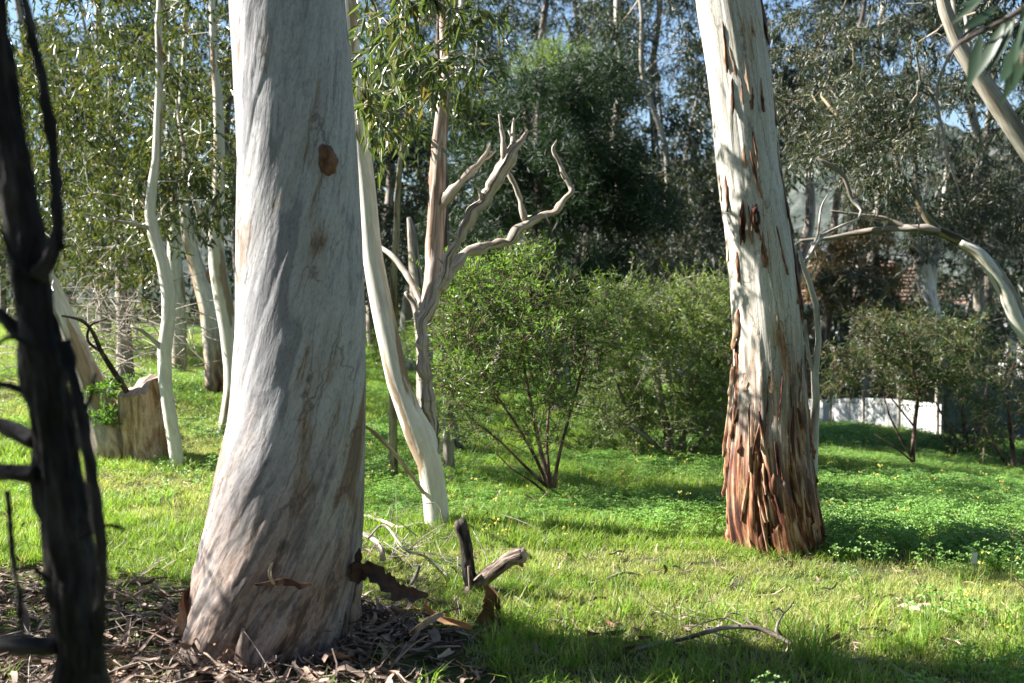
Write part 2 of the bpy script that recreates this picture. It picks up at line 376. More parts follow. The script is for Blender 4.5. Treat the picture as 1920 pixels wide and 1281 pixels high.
class MB:
    def __init__(self):
        self.v, self.b, self.f3, self.f4, self.n = [], [], [], [], 0

    def add(self, v, f4=None, f3=None, b=None):
        v = np.asarray(v, float).reshape(-1, 3)
        self.v.append(v)
        self.b.append(v if b is None else np.asarray(b, float).reshape(-1, 3))
        if f4 is not None and len(f4):
            self.f4.append(np.asarray(f4, np.int64).reshape(-1, 4) + self.n)
        if f3 is not None and len(f3):
            self.f3.append(np.asarray(f3, np.int64).reshape(-1, 3) + self.n)
        self.n += len(v)

    def tube(self, pts, rad, sides=8, disp=None, twist=0.0, cap=True, seed=0, len0=0.0, wob=0.0):
        P = np.asarray(pts, float)[:, :3]
        R = np.asarray(rad, float)
        n = len(P)
        T = nrm(np.gradient(P, axis=0))
        ref = np.array([0, -1.0, 0.13]) if abs(T[0][1]) < 0.9 else np.array([1.0, 0, 0])
        N = np.zeros_like(P)
        u = ref - T[0] * ref.dot(T[0])
        N[0] = u / np.linalg.norm(u)
        for i in range(1, n):
            u = N[i - 1] - T[i] * N[i - 1].dot(T[i])
            N[i] = u / max(np.linalg.norm(u), 1e-9)
        B = np.cross(T, N)
        L = len0 + np.concatenate([[0], np.cumsum(np.linalg.norm(np.diff(P, axis=0), axis=1))])
        th = np.linspace(0, 2 * pi, sides, endpoint=False)
        TH, LL = np.meshgrid(th, L)
        RR = np.repeat(R[:, None], sides, 1)
        Rm = max(float(R.mean()), 0.004)
        tw = TH + twist * LL
        bark = np.stack([np.cos(tw) * Rm + seed * 3.7, np.sin(tw) * Rm, LL], -1)
        if wob:
            q = np.stack([np.cos(TH) * 1.3 + seed, np.sin(TH) * 1.3, LL / (Rm * 4)], -1)
            RR = RR * (1 + wob * fbm(q, 3, seed))
            if sides >= 10 and wob > .1:
                RR = RR * (1 + 0.45 * wob * fbm(q * np.array([3.2, 3.2, 1.1]), 3, seed + 5))
        if disp is not None:
            RR = RR + disp(TH, LL, bark)
        V = P[:, None] + (np.cos(TH) * RR)[..., None] * N[:, None] + (np.sin(TH) * RR)[..., None] * B[:, None]
        i = np.arange(n - 1)[:, None] * sides
        j = np.arange(sides)[None]
        k = (j + 1) % sides
        f4 = np.stack([i + j, i + k, i + sides + k, i + sides + j], -1).reshape(-1, 4)
        V = V.reshape(-1, 3)
        bark = bark.reshape(-1, 3)
        f3 = []
        if cap:
            V = np.vstack([V, P[-1:] + T[-1:] * R[-1] * 0.3, P[:1]])
            bark = np.vstack([bark, [[seed * 3.7, 0, L[-1]]], [[seed * 3.7, 0, L[0]]]])
            j = np.arange(sides)
            k = (j + 1) % sides
            a = (n - 1) * sides
            f3 = np.vstack([np.stack([a + j, a + k, np.full(sides, n * sides)], -1), np.stack([k, j, np.full(sides, n * sides + 1)], -1)])
        self.add(V, f4, f3, bark)

    def leaves(self, P, D, L, W, fold=0.25, rs=None, kind=1, curve=0.0):
        """leaf blades: base P, direction D, length L, width W; kind 1 = one folded diamond, 2 = curved lance"""
        n = len(P)
        if n == 0:
            return
        rs = rs or np.random.default_rng(1)
        D = nrm(D)
        S = nrm(np.cross(D, nrm(rs.normal(size=(n, 3)))))
        N = np.cross(S, D)
        L = np.broadcast_to(np.asarray(L, float), (n,))[:, None]
        W = np.broadcast_to(np.asarray(W, float), (n,))[:, None]
        if kind == 1:
            c = P + D * L * 0.45
            a = c + S * W * 0.5 + N * W * fold
            b = c - S * W * 0.5 + N * W * fold
            V = np.stack([P, a, P + D * L, b], 1).reshape(-1, 3)
            i = np.arange(n)[:, None] * 4
            self.add(V, i + np.array([[0, 1, 2, 3]]))
        else:
            cv = curve * L * rs.uniform(-1, 1, (n, 1))
            def q(t, w, f):
                c = P + D * L * t + N * cv * (4 * t * (1 - t)) * -1 + np.array([0, 0, -1.0]) * L * 0.12 * t * t
                return c + S * W * w * 0.5 + N * W * f
            V = np.stack([q(0, 0, 0), q(.22, .8, fold), q(.22, -.8, fold), q(.5, 1, fold), q(.5, -1, fold), q(.8, .55, fold * .6), q(.8, -.55, fold * .6), q(1, 0, 0),
                          q(.22, 0, 0), q(.5, 0, 0), q(.8, 0, 0)], 1).reshape(-1, 3)
            i = np.arange(n)[:, None] * 11
            f4 = np.concatenate([i + np.array([[8, 1, 3, 9]]), i + np.array([[2, 8, 9, 4]]), i + np.array([[9, 3, 5, 10]]), i + np.array([[4, 9, 10, 6]])])
            f3 = np.concatenate([i + np.array([[0, 1, 8]]), i + np.array([[0, 8, 2]]), i + np.array([[10, 5, 7]]), i + np.array([[6, 10, 7]])])
            self.add(V, f4, f3)

    def box(self, c, s, rz=0.0):
        x, y, z = np.asarray(s) / 2.0
        V = np.array([[-x, -y, -z], [x, -y, -z], [x, y, -z], [-x, y, -z], [-x, -y, z], [x, -y, z], [x, y, z], [-x, y, z]])
        R = np.array([[cos(rz), -sin(rz), 0], [sin(rz), cos(rz), 0], [0, 0, 1]])
        self.add(V @ R.T + np.asarray(c), [[0, 3, 2, 1], [4, 5, 6, 7], [0, 1, 5, 4], [1, 2, 6, 5], [2, 3, 7, 6], [3, 0, 4, 7]])

    def mesh(self, name, mat, smooth=True):
        me = bpy.data.meshes.new(name)
        V = np.vstack(self.v)
        f3 = np.vstack(self.f3) if self.f3 else np.zeros((0, 3), np.int64)
        f4 = np.vstack(self.f4) if self.f4 else np.zeros((0, 4), np.int64)
        me.vertices.add(len(V))
        me.vertices.foreach_set("co", V.astype(np.float32).ravel())
        loops = np.concatenate([f4.ravel(), f3.ravel()]).astype(np.int32)
        starts = np.concatenate([np.arange(len(f4)) * 4, len(f4) * 4 + np.arange(len(f3)) * 3]).astype(np.int32)
        me.loops.add(len(loops))
        me.loops.foreach_set("vertex_index", loops)
        me.polygons.add(len(starts))
        me.polygons.foreach_set("loop_start", starts)
        a = me.attributes.new("bark", "FLOAT_VECTOR", "POINT")
        a.data.foreach_set("vector", np.vstack(self.b).astype(np.float32).ravel())
        me.update(calc_edges=True)
        if not smooth:
            me.shade_flat()
        me.materials.append(mat)
        return me

    def build(self, name, mat, parent=None, smooth=True, kind=None):
        if not self.n:
            return None
        o = bpy.data.objects.new(name, self.mesh(name, mat, smooth))
        COL.objects.link(o)
        if parent is not None:
            o.parent = parent
            w = parent
            off = np.zeros(3)
            while w is not None:
                off = off + np.array(w.location)
                w = w.parent
            # parents are never rotated while building: shift the mesh into the parent's frame
            o.data.transform(__import__("mathutils").Matrix.Translation((-off).tolist()))
        if kind:
            o["kind"] = kind
        return o

def tag(o, label=None, cat=None, group=None, kind=None):
    if label: o["label"] = label
    if cat: o["category"] = cat
    if group: o["group"] = group
    if kind: o["kind"] = kind
    return o

def thing(name, loc, label, cat, group=None):
    o = bpy.data.objects.new(name, None)
    o.empty_display_size = 0.2
    COL.objects.link(o)
    o.location = [float(v) for v in loc]
    return tag(o, label, cat, group)

# ------------------------------------------------------------------ trees
def grow(trunks, targets, seed=0, step=0.3, tip=0.005, lift=0.35, expo=2.3, minz=None):
    """join every foliage clump to the nearest stem or earlier branch; returns clumps of tubes, one list per limb"""
    rs = np.random.default_rng(seed)
    P, par, R, first = [], [], [], []
    for t in trunks:
        q = spline(t, step)
        for k, r in enumerate(q):
            par.append(len(P) - 1 if k else -1)
            P.append(r[:3]); R.append(r[3]); first.append(True)
    n0 = len(P)
    zmin = min(p[2] for p in P) + (0.6 if minz is None else minz)
    targets = np.asarray(targets, float)
    d0 = np.min(np.linalg.norm(targets[:, None] - np.array(P)[None, :n0], axis=2), axis=1)
    for ti in np.argsort(d0):
        t = targets[ti]
        A = np.array(P)
        d = np.linalg.norm(A - t, axis=1)
        cost = d + 0.9 * np.maximum(0, A[:, 2] - t[2] + 0.15 * d) + 3.0 * (A[:, 2] < zmin)
        i = int(np.argmin(cost))
        if d[i] < 0.05:
            continue
        pd = A[i] - A[par[i]] if par[i] >= 0 else np.array([0, 0, 1.0])
        ctrl = A[i] + (nrm(pd) * 0.5 + nrm(t - A[i]) * 0.4 + np.array([0, 0, lift])) * d[i] * 0.42
        n = max(2, int(d[i] / step) + 1)
        prev = i
        for k in range(1, n + 1):
            u = k / n
            p = A[i] * (1 - u) ** 2 + 2 * u * (1 - u) * ctrl + u * u * t
            if k < n:
                p = p + rs.normal(size=3) * 0.05 * min(1.0, d[i])
            par.append(prev); P.append(p); R.append(0.0); first.append(False)
            prev = len(P) - 1
    n = len(P)
    area = np.zeros(n)
    kids = [[] for _ in range(n)]
    for i in range(n - 1, -1, -1):
        if i >= n0:
            R[i] = max(tip, area[i] ** (1 / expo)) if area[i] > 0 else tip
            if par[i] >= n0:
                area[par[i]] += R[i] ** expo * (1.0 if kids[i] else 1.0)
        if par[i] >= 0:
            kids[par[i]].append(i)
    P = np.array(P)
    limbs = []
    for i in range(n0, n):
        if par[i] < n0:
            chains, stack = [], [(par[i], i)]
            cap_r = R[par[i]] * 0.7
            while stack:
                a, b = stack.pop()
                ch = [a, b]
                while kids[b]:
                    ks = sorted(kids[b], key=lambda q: -R[q])
                    for s in ks[1:]:
                        stack.append((b, s))
                    b = ks[0]
                    ch.append(b)
                rr = [min(R[q], cap_r) for q in ch]
                rr[0] = rr[1] * 1.15 if ch[0] < n0 else min(R[ch[0]], rr[1] * 1.25)
                rr[-1] = rr[-1] * 0.5
                chains.append((P[ch], np.array(rr)))
            limbs.append(chains)
    return limbs

def foliage(mb, C, r, per, L, W, droop=0.6, seed=0, kind=1, spread=1.0, twig=None, curve=0.2, up=0.0, flat=0.75):
    """leaf sprays: every clump centre in C carries short twigs, every twig its leaves"""
    rs = np.random.default_rng(seed)
    C = np.asarray(C, float)
    n = len(C)
    tw = max(1, per // 11)
    O = np.repeat(C, tw, 0)
    rr = np.repeat(np.broadcast_to(np.asarray(r, float), (n,)), tw)[:, None]
    m = len(O)
    D = nrm(rs.normal(size=(m, 3)) * np.array([1, 1, flat]) + np.array([0, 0, up]))
    tl = rr * rs.uniform(0.5, 1.15, (m, 1)) * spread
    O = O + rs.normal(size=(m, 3)) * rr * 0.22
    k = 11
    t = (np.arange(k) + 0.6) / k
    t = t[None, :, None] + rs.uniform(-.04, .04, (m, k, 1))
    pos = O[:, None] + D[:, None] * tl[:, None] * t + np.array([0, 0, -1.0]) * (tl[:, None] * droop * 0.55) * t * t
    ld = D[:, None] * 0.55 + rs.normal(size=(m, k, 3)) * 0.55 + np.array([0, 0, -droop + up * 0.5])
    LL = L * rs.uniform(0.65, 1.25, m * k)
    WW = W * rs.uniform(0.75, 1.25, m * k)
    mb.leaves(pos.reshape(-1, 3), ld.reshape(-1, 3), LL, WW, rs=rs, kind=kind, curve=curve)
    if twig is not None:
        for q in range(0, m):
            tt = np.array([0, 0.5, 1.0])[:, None]
            pts = O[q] + D[q] * tl[q] * tt + np.array([0, 0, -1.0]) * (tl[q] * droop * 0.55) * tt * tt
            twig.tube(pts, [0.004, 0.003, 0.0015], 3, cap=False)

def lobes(rs, n_lobe, per, c, ext, lr, gap=0.0):
    """clump centres gathered into uneven lobes inside the box c +- ext"""
    out = []
    for _ in range(n_lobe):
        o = c + rs.uniform(-1, 1, 3) * ext
        s = lr * rs.uniform(0.6, 1.25)
        out.append(o + rs.normal(size=(per, 3)) * np.array([s, s, s * 0.6]) * 0.55)
    return np.vstack(out)

def tree(name, label, trunks, clumps, bark, leafmat, L, W, per, r, group=None, seed=0, droop=0.6, kind=1, cat="tree", sides=9, wob=0.06,
         step=0.3, tip=0.005, twig_cut=0.014, branch_mat=None, lift=0.35, up=0.0, crown="crown", stem="trunk", twigs=False, minz=None, spread=1.0,
         kink=0.0, curve=0.2, flat=0.75, disp=None, twist=0.0):
    """trunks: lists of rows x, y, z, radius.  Parts: trunk(s), each limb a branch, thin limbs joined as twigs, the crown"""
    base = np.asarray(trunks[0][0][:3], float)
    root = thing(name, base, label, cat, group)
    for k, t in enumerate(trunks):
        q = spline(t, min(step, 0.2))
        mb = MB()
        mb.tube(q[:, :3], q[:, 3], sides, seed=seed % 50 + k, wob=wob, disp=disp, twist=twist)
        mb.build(stem, M[bark], root)
    if clumps is not None and len(clumps):
        limbs = grow(trunks, clumps, seed, step, tip, lift, minz=minz)
        tw = MB()
        for li, ch in enumerate(limbs):
            thick = ch[0][1][1]
            mb = MB() if thick >= twig_cut else tw
            for P_, R_ in ch:
                if len(P_) < 2:
                    continue
                q = spline(np.column_stack([P_, R_]), step * 0.6) if thick >= twig_cut and len(P_) > 2 else np.column_stack([P_, R_])
                mb.tube(q[:, :3], np.maximum(q[:, 3], 0.0015), 6 if thick >= twig_cut else 4, seed=seed % 50, cap=False)
            if mb is not tw:
                mb.build("branch", M[branch_mat or bark], root)
        fm = MB()
        foliage(fm, clumps, r, per, L, W, droop, seed + 1, kind, twig=tw if twigs else None, up=up, spread=spread, curve=curve, flat=flat)
        if tw.n:
            tw.build("twigs", M[branch_mat or bark], root, kind="stuff")
        fm.build(crown, M[leafmat], root, smooth=False, kind="stuff")
    return root

def pxl(rows):
    """rows of (px, py, Y, width in px) -> x, y, z, radius"""
    return [np.concatenate([at(a, b, Y), [rpx(w, Y)]]) for a, b, Y, w in rows]

def sink(rows, d=0.12):
    """push the first row of a stem below the ground"""
    r0 = rows[0].copy(); r0[2] = float(G(r0[0], r0[1])) - d
    return [r0] + rows[1:] if rows[0][2] - r0[2] < 0.3 else [r0] + rows

def pxc(rs, n, x, y, Y, xyr=None):
    """n points inside a region given in photo pixels and depth"""
    return np.array([at(rs.uniform(*x), rs.uniform(*y), rs.uniform(*Y)) for _ in range(n)])
#@@STRUCT
# ------------------------------------------------------------------ ground, valley hill
def axis(segs):
    out = []
    for a, b, s in segs:
        out.append(np.arange(a, b, s))
    return np.concatenate(out + [[segs[-1][1]]])

def sheet(name, xs, ys, zf, mat):
    X, Y = np.meshgrid(xs, ys)
    V = np.stack([X, Y, zf(X, Y)], -1).reshape(-1, 3)
    nx, ny = len(xs), len(ys)
    i = np.arange(ny - 1)[:, None] * nx + np.arange(nx - 1)[None]
    mb = MB()
    mb.add(V, np.stack([i, i + 1, i + nx + 1, i + nx], -1).reshape(-1, 4))
    return tag(mb.build(name, mat), kind="structure")

def soil():
    m = bpy.data.materials.new("soil")
    nt, out = nodes_of(m)
    tc = nd(nt, "ShaderNodeNewGeometry")
    a = nd(nt, "ShaderNodeTexNoise", {"Vector": tc.outputs["Position"], "Scale": 2.2, "Detail": 8.0, "Roughness": 0.65})
    b = nd(nt, "ShaderNodeTexNoise", {"Vector": tc.outputs["Position"], "Scale": 30.0, "Detail": 5.0})
    c = ramp(nt, a.outputs[0], [(0.35, (0.085, 0.065, 0.045)), (0.5, (0.07, 0.085, 0.03)), (0.7, (0.06, 0.10, 0.025))])
    c = mixc(nt, 0.6, c, ramp(nt, b.outputs[0], [(0.3, 0.5), (0.7, 1.0)]), "MULTIPLY")
    s = nd(nt, "ShaderNodeBsdfPrincipled", {"Base Color": c, "Roughness": 0.95, "Specular IOR Level": 0.1})
    bp = nd(nt, "ShaderNodeBump", {"Strength": 0.8, "Distance": 0.03, "Height": b.outputs[0]})
    nt.links.new(bp.outputs[0], s.inputs["Normal"])
    nt.links.new(s.outputs[0], out.inputs[0])
    return m

sheet("ground", axis([(-420, -30, 15), (-30, -9, 1.5), (-9, 12, 0.15), (12, 40, 1.5), (40, 420, 15)]),
      axis([(-60, 0, 5), (0, 22, 0.15), (22, 60, 1.5), (60, 520, 15)]), G, soil())

def hill_z(x, y):
    h = 78 * sm((y - 110) / 330.0) * (0.55 + 0.45 * sm((x + 60) / 190.0))
    p = np.stack([x / 70.0, y / 70.0, x * 0], -1)
    h = h * (1 + 0.16 * fbm(p, 3, 8))
    q = np.stack([x / 6.0, y / 6.0, x * 0], -1)
    return -10.5 + h + (2.6 * fbm(q, 3, 9)) * sm((y - 100) / 30.0)
def hill_mat():
    m = bpy.data.materials.new("hill_scrub")
    nt, out = nodes_of(m)
    g = nd(nt, "ShaderNodeNewGeometry")
    a = nd(nt, "ShaderNodeTexNoise", {"Vector": g.outputs["Position"], "Scale": 0.16, "Detail": 6.0, "Roughness": 0.7})
    c = ramp(nt, a.outputs[0], [(0.33, (0.035, 0.048, 0.042)), (0.5, (0.062, 0.075, 0.066)), (0.62, (0.12, 0.125, 0.115)), (0.75, (0.07, 0.083, 0.075))])
    s = nd(nt, "ShaderNodeBsdfPrincipled", {"Base Color": c, "Roughness": 0.95, "Specular IOR Level": 0.05})
    bp = nd(nt, "ShaderNodeBump", {"Strength": 1.0, "Distance": 2.0, "Height": a.outputs[0]})
    nt.links.new(bp.outputs[0], s.inputs["Normal"])
    nt.links.new(s.outputs[0], out.inputs[0])
    return m
sheet("hill", axis([(-400, -60, 20), (-60, 260, 3.0), (260, 420, 20)]), axis([(100, 470, 3.5)]), hill_z, hill_mat())

# ------------------------------------------------------------------ houses in the valley
def house(name, label, c, size, rz, wallc, roofc, posts=True):
    """single storey house: brick walls, hipped tile roof with eaves, windows with panes, verandah posts"""
    mr = plain_mat(name + "_roof", tuple(v * 0.75 for v in roofc), roofc, 3.0, 0.85, 0.4, (1, 1, 6))
    mw = plain_mat(name + "_wall", tuple(v * 0.8 for v in wallc), wallc, 6.0, 0.9, 0.3)
    mt = plain_mat(name + "_trim", (0.62, 0.60, 0.56), (0.72, 0.70, 0.66), 5, 0.6, 0.05)
    mg = bpy.data.materials.get("house_glass")
    if mg is None:
        mg = plain_mat("house_glass", (0.03, 0.035, 0.04), (0.05, 0.055, 0.06), 2, 0.08, 0.0)
    t = thing(name, c, label, "house")
    lx, ly, h = size
    Rm = np.array([[cos(rz), -sin(rz), 0], [sin(rz), cos(rz), 0], [0, 0, 1]])
    def W(p): return np.asarray(p, float) @ Rm.T + np.asarray(c)
    mb = MB(); mb.box(W([0, 0, h / 2 - 1.0]), (lx, ly, h + 2.0), rz); mb.build("wall", mw, t, smooth=False)
    e, rh = 0.6, 1.7
    a, b = lx / 2 + e, ly / 2 + e
    mb = MB()
    mb.add(W([[-a, -b, h + .02], [a, -b, h + .02], [a, b, h + .02], [-a, b, h + .02], [-a + b, 0, h + rh], [a - b, 0, h + rh]]), [[0, 1, 5, 4], [2, 3, 4, 5], [0, 3, 2, 1]], [[1, 2, 5], [3, 0, 4]])
    # tile courses: thin proud strips across the front slope
    for k in range(12):
        s0 = k / 12.0
        x = a - b * s0
        y0, z0 = -b + b * s0, h + .02 + rh * s0
        mb.box(W([0, y0 + 0.05, z0 + 0.05]), (2 * x - 0.1, 0.10, 0.05), rz)
    roof = mb.build("roof", mr, t, smooth=False)
    mb = MB()
    for sy in (-1, 1):
        mb.box(W([0, sy * (b + 0.05), h - 0.06]), (2 * a + .2, 0.08, 0.2), rz)
    for sx in (-1, 1):
        mb.box(W([sx * (a + 0.05), 0, h - 0.06]), (0.08, 2 * b, 0.2), rz)
    mb.build("gutter", mt, t, smooth=False)
    for x in np.linspace(-lx / 2 + 1.3, lx / 2 - 1.3, 4):
        mb = MB()
        for dx, dz, sx, sz in ((0, .62, 1.3, .09), (0, -.62, 1.3, .09), (-.62, 0, .09, 1.15), (.62, 0, .09, 1.15), (0, 0, .06, 1.15)):
            mb.box(W([x + dx, -ly / 2 - 0.02, 1.5 + dz]), (sx, 0.09, sz), rz)
        w = mb.build("window", mt, t, smooth=False)
        for sx in (-1, 1):
            mb = MB(); mb.box(W([x + sx * .30, -ly / 2 - 0.015, 1.5]), (.53, 0.03, 1.14), rz); mb.build("pane", mg, w, smooth=False)
    if posts:
        for x in np.linspace(-a + 0.3, a - 0.3, 5):
            mb = MB(); mb.box(W([x, -b + 0.12, h / 2 - .6]), (0.24, 0.24, h + 1.1), rz); mb.build("post", mt, t, smooth=False)
    return t

hp = at(1570, 640, 42)
house("brick_house", "brick house with tiled roof and white verandah posts behind the second trunk", (hp[0] + 0.6, hp[1], hp[2] - 1.1), (9.0, 6.0, 2.5), -0.12, (0.34, 0.17, 0.12), (0.42, 0.28, 0.21))
hp = at(1960, 640, 50)
house("white_house", "white walled house half hidden under the arching limb", (hp[0] + 1.5, hp[1], hp[2] - 2.2), (9.0, 7.0, 2.9), 0.25, (0.72, 0.72, 0.70), (0.40, 0.40, 0.42), False)
hp = at(1490, 540, 60)
house("grey_roofed_house", "pale house with grey roof farther up the valley", (hp[0], hp[1], hp[2] - 1.6), (7.0, 6.0, 2.6), 0.1, (0.66, 0.66, 0.63), (0.38, 0.42, 0.46), False)

# ------------------------------------------------------------------ fences
M["fence_white"] = plain_mat("fence_white", (0.50, 0.50, 0.50), (0.66, 0.66, 0.65), 3, 0.55, 0.1, (1, 1, 0.3), island=0.05)
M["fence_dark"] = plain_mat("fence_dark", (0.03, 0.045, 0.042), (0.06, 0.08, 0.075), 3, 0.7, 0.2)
M["post_timber"] = plain_mat("post_timber", (0.16, 0.13, 0.11), (0.30, 0.26, 0.22), 9, 0.9, 0.4, (1, 1, 0.2))
def corrugated(mb, A, B, h, pitch=0.076, amp=0.009, z0=-0.05):
    A, B = np.asarray(A, float), np.asarray(B, float)
    L = np.linalg.norm((B - A)[:2])
    n = int(L / pitch * 4)
    t = np.linspace(0, 1, n + 1)
    d = (B - A)[:2] / L
    nn = np.array([-d[1], d[0]])
    w = amp * np.sin(t * L / pitch * 2 * pi)
    p = A[None] + (B - A)[None] * t[:, None]
    for off in (0.0, 0.0012):
        lo = np.column_stack([p[:, :2] + nn * (w[:, None] + off), p[:, 2] + z0])
        hi = np.column_stack([p[:, :2] + nn * (w[:, None] + off), p[:, 2] + h])
        i = np.arange(n)
        mb.add(np.vstack([lo, hi]), np.stack([i, i + 1, i + n + 2, i + n + 1], -1))
def fence(name, label, A, B, h, post_h, mat, n, sheet_name):
    t = thing(name, A, label, "fence")
    for k in range(n):
        p, q = A + (B - A) * (k / n), A + (B - A) * ((k + 0.985) / n)
        p[2] = G(p[0], p[1]); q[2] = G(q[0], q[1])
        mb = MB(); corrugated(mb, p, q, h)
        mb.build(sheet_name, M[mat], t)
    for k in range(0, n + 1, 2):
        p = A + (B - A) * (k / n); p[2] = G(p[0], p[1])
        mb = MB(); mb.box((p[0], p[1] + 0.09, p[2] + post_h / 2 - 0.1), (0.10, 0.10, post_h + 0.2)); mb.build("post", M["post_timber"], t, smooth=False)
    a, b = A.copy(), B.copy()
    a[2] = G(a[0], a[1]); b[2] = G(b[0], b[1])
    mb = MB(); mb.tube([a + [0, 0.035, h - 0.03], (a + b) / 2 + [0, 0.035, h - 0.03], b + [0, 0.035, h - 0.03]], [0.022] * 3, 6); mb.build("rail", M["post_timber"], t)
fA, fB, fC = at(1505, 803, 19.0), at(1765, 818, 16.3), gnd(2080, 838)
for f_ in (fA, fB): f_[2] = float(G(f_[0], f_[1]))
fence("corrugated_fence", "low white corrugated sheet fence along the far edge of the grass", fA, fB, 0.50, 0.95, "fence_white", 8, "sheet")
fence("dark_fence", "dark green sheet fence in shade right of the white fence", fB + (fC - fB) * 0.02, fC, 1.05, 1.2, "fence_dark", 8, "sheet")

# ------------------------------------------------------------------ the two great trunks
def great_trunk(mb, rows, sides, disp, twist, step=0.015):
    q = spline(rows, step)
    hi = np.nonzero(q[:, 2] > 3.6)[0]                    # coarser rings above the height a camera here can see
    q = np.vstack([q[:hi[0]], q[hi[::12]], q[-1:]])
    mb.tube(q[:, :3], q[:, 3], sides, disp=disp, twist=twist)

def edges(lst, Y, top=None):
    """(py, left px, right px) rows -> stem rows at depth Y"""
    return [np.concatenate([at((l + r) / 2.0, y, Y), [rpx(r - l, Y)]]) for y, l, r in lst]

big_base = gnd(505, 1205)
YB = big_base[1]
rows = edges([(1290, 325, 665), (1225, 337, 656), (1160, 352, 658), (1090, 368, 668), (1000, 390, 679), (900, 408, 684), (800, 430, 685), (700, 440, 685), (600, 446, 684), (450, 447, 677),
              (300, 447, 668), (150, 441, 656), (0, 433, 643), (-250, 420, 620), (-600, 412, 590), (-1200, 430, 570), (-2000, 470, 560)], YB)
def disp_big(TH, LL, b):
    low = sm(1 - LL / 1.0)
    q = b * np.array([5.0, 5.0, 1.1])
    q2 = b * np.array([14.0, 14.0, 2.6])
    d = 0.005 * fbm(q, 3, 5) + 0.0012 * fbm(q2, 3, 6) + 0.0012 * fbm(b * np.array([30.0, 30.0, 6.0]), 2, 7)
    d = d + low * (0.05 * np.abs(vnoise(b * np.array([7, 7, 0.9]), 11)) - 0.01 + 0.022 * fbm(b * np.array([16, 16, 4.0]), 4, 12))
    # layered plates of old bark: stepped noise
    s = fbm(b * np.array([6, 6, 1.0]), 3, 21)
    d = d + 0.0035 * sm((s - 0.12) / 0.05)
    return d
big = thing("eucalyptus_tree", big_base, "thickest pale grey eucalyptus trunk with twisted brown streaks standing in bark litter", "tree")
mb = MB(); great_trunk(mb, rows, 270, disp_big, -0.95)
big_trunk = mb.build("trunk", M["bark_big"], big)
# branch scar
def scar(px, py, Y, R, rx, rz, mat, parent, name, depth, seed, lip=0.35):
    """old branch scar: an uneven lip round a sunken middle, set on the bark"""
    c = at(px, py, Y); c[1] -= R
    mb = MB()
    n, m = 44, 12
    th = np.linspace(0, 2 * pi, n, endpoint=False)
    V = []
    for k in range(m + 1):
        t = k / m                                        # 0 at the rim, 1 in the middle
        e = np.stack([np.cos(th) * 1.6 + seed, np.sin(th) * 1.6, th * 0], -1)
        rim = 1 + 0.30 * fbm(e, 3, seed) * (1 - t)
        x, z = np.cos(th) * rx * rim * (1.25 - 1.24 * t), np.sin(th) * rz * rim * (1.25 - 1.24 * t)
        bump = fbm(np.stack([x * 70 + seed, z * 32, x * 0], -1), 4, seed + 1)
        d = 0.014 * (1 - t) ** 4 - lip * depth * sm(t / .25) * (1 - sm((t - .3) / .5)) + depth * 0.6 * sm((t - .35) / .5) + 0.009 * bump * sm(t * 4)
        V.append(np.stack([c[0] + x, c[1] + d, c[2] + z], -1))
    V = np.concatenate(V)
    j = np.arange(n); kk = (j + 1) % n
    mb.add(V, np.concatenate([np.stack([a * n + j, a * n + kk, (a + 1) * n + kk, (a + 1) * n + j], -1) for a in range(m)]))
    return mb.build(name, M[mat], parent)
scar(628, 315, YB, 0.224, 0.036, 0.054, "knot", big_trunk, "branch_scar", 0.008, 4, 1.2)

second_base = gnd(1462, 1027)
YS = second_base[1]
rows2 = edges([(1065, 1372, 1556), (1030, 1376, 1545), (970, 1368, 1533), (900, 1366, 1522), (820, 1370, 1513), (700, 1376, 1509), (600, 1374, 1500), (500, 1367, 1489), (400, 1357, 1473),
               (300, 1345, 1458), (200, 1336, 1449), (100, 1324, 1436), (0, 1309, 1422), (-250, 1275, 1380), (-700, 1215, 1300), (-1400, 1120, 1190), (-2300, 1010, 1060)], YS)
def disp_second(TH, LL, b):
    low = sm(1.25 - LL / 1.25)
    d = 0.006 * fbm(b * np.array([8, 8, 1.0]), 3, 31) + 0.003 * fbm(b * np.array([26, 26, 2.2]), 3, 32)
    s = fbm(b * np.array([13, 13, 2.2]), 3, 33)
    d = d + low * (0.026 * sm((s + 0.05) / 0.12) + 0.022 * fbm(b * np.array([30, 30, 2.0]), 4, 34))
    s2 = fbm(b * np.array([9, 9, 1.1]), 3, 37)
    d = d + 0.006 * sm((s2 - 0.32) / 0.06) * (1 - low)
    return d
sec = thing("eucalyptus_tree", second_base, "cream eucalyptus trunk with shaggy orange brown bark on its lower half", "tree")
mb = MB(); great_trunk(mb, rows2, 150, disp_second, 0.06)
sec_trunk = mb.build("trunk", M["bark_second"], sec)
scar(1404, 415, YS, 0.205, 0.021, 0.060, "hollow", sec_trunk, "hollow", 0.045, 9, lip=0.25)
scar(1381, 425, YS, 0.180, 0.015, 0.10, "hollow", sec_trunk, "hollow", 0.03, 14, lip=0.3)

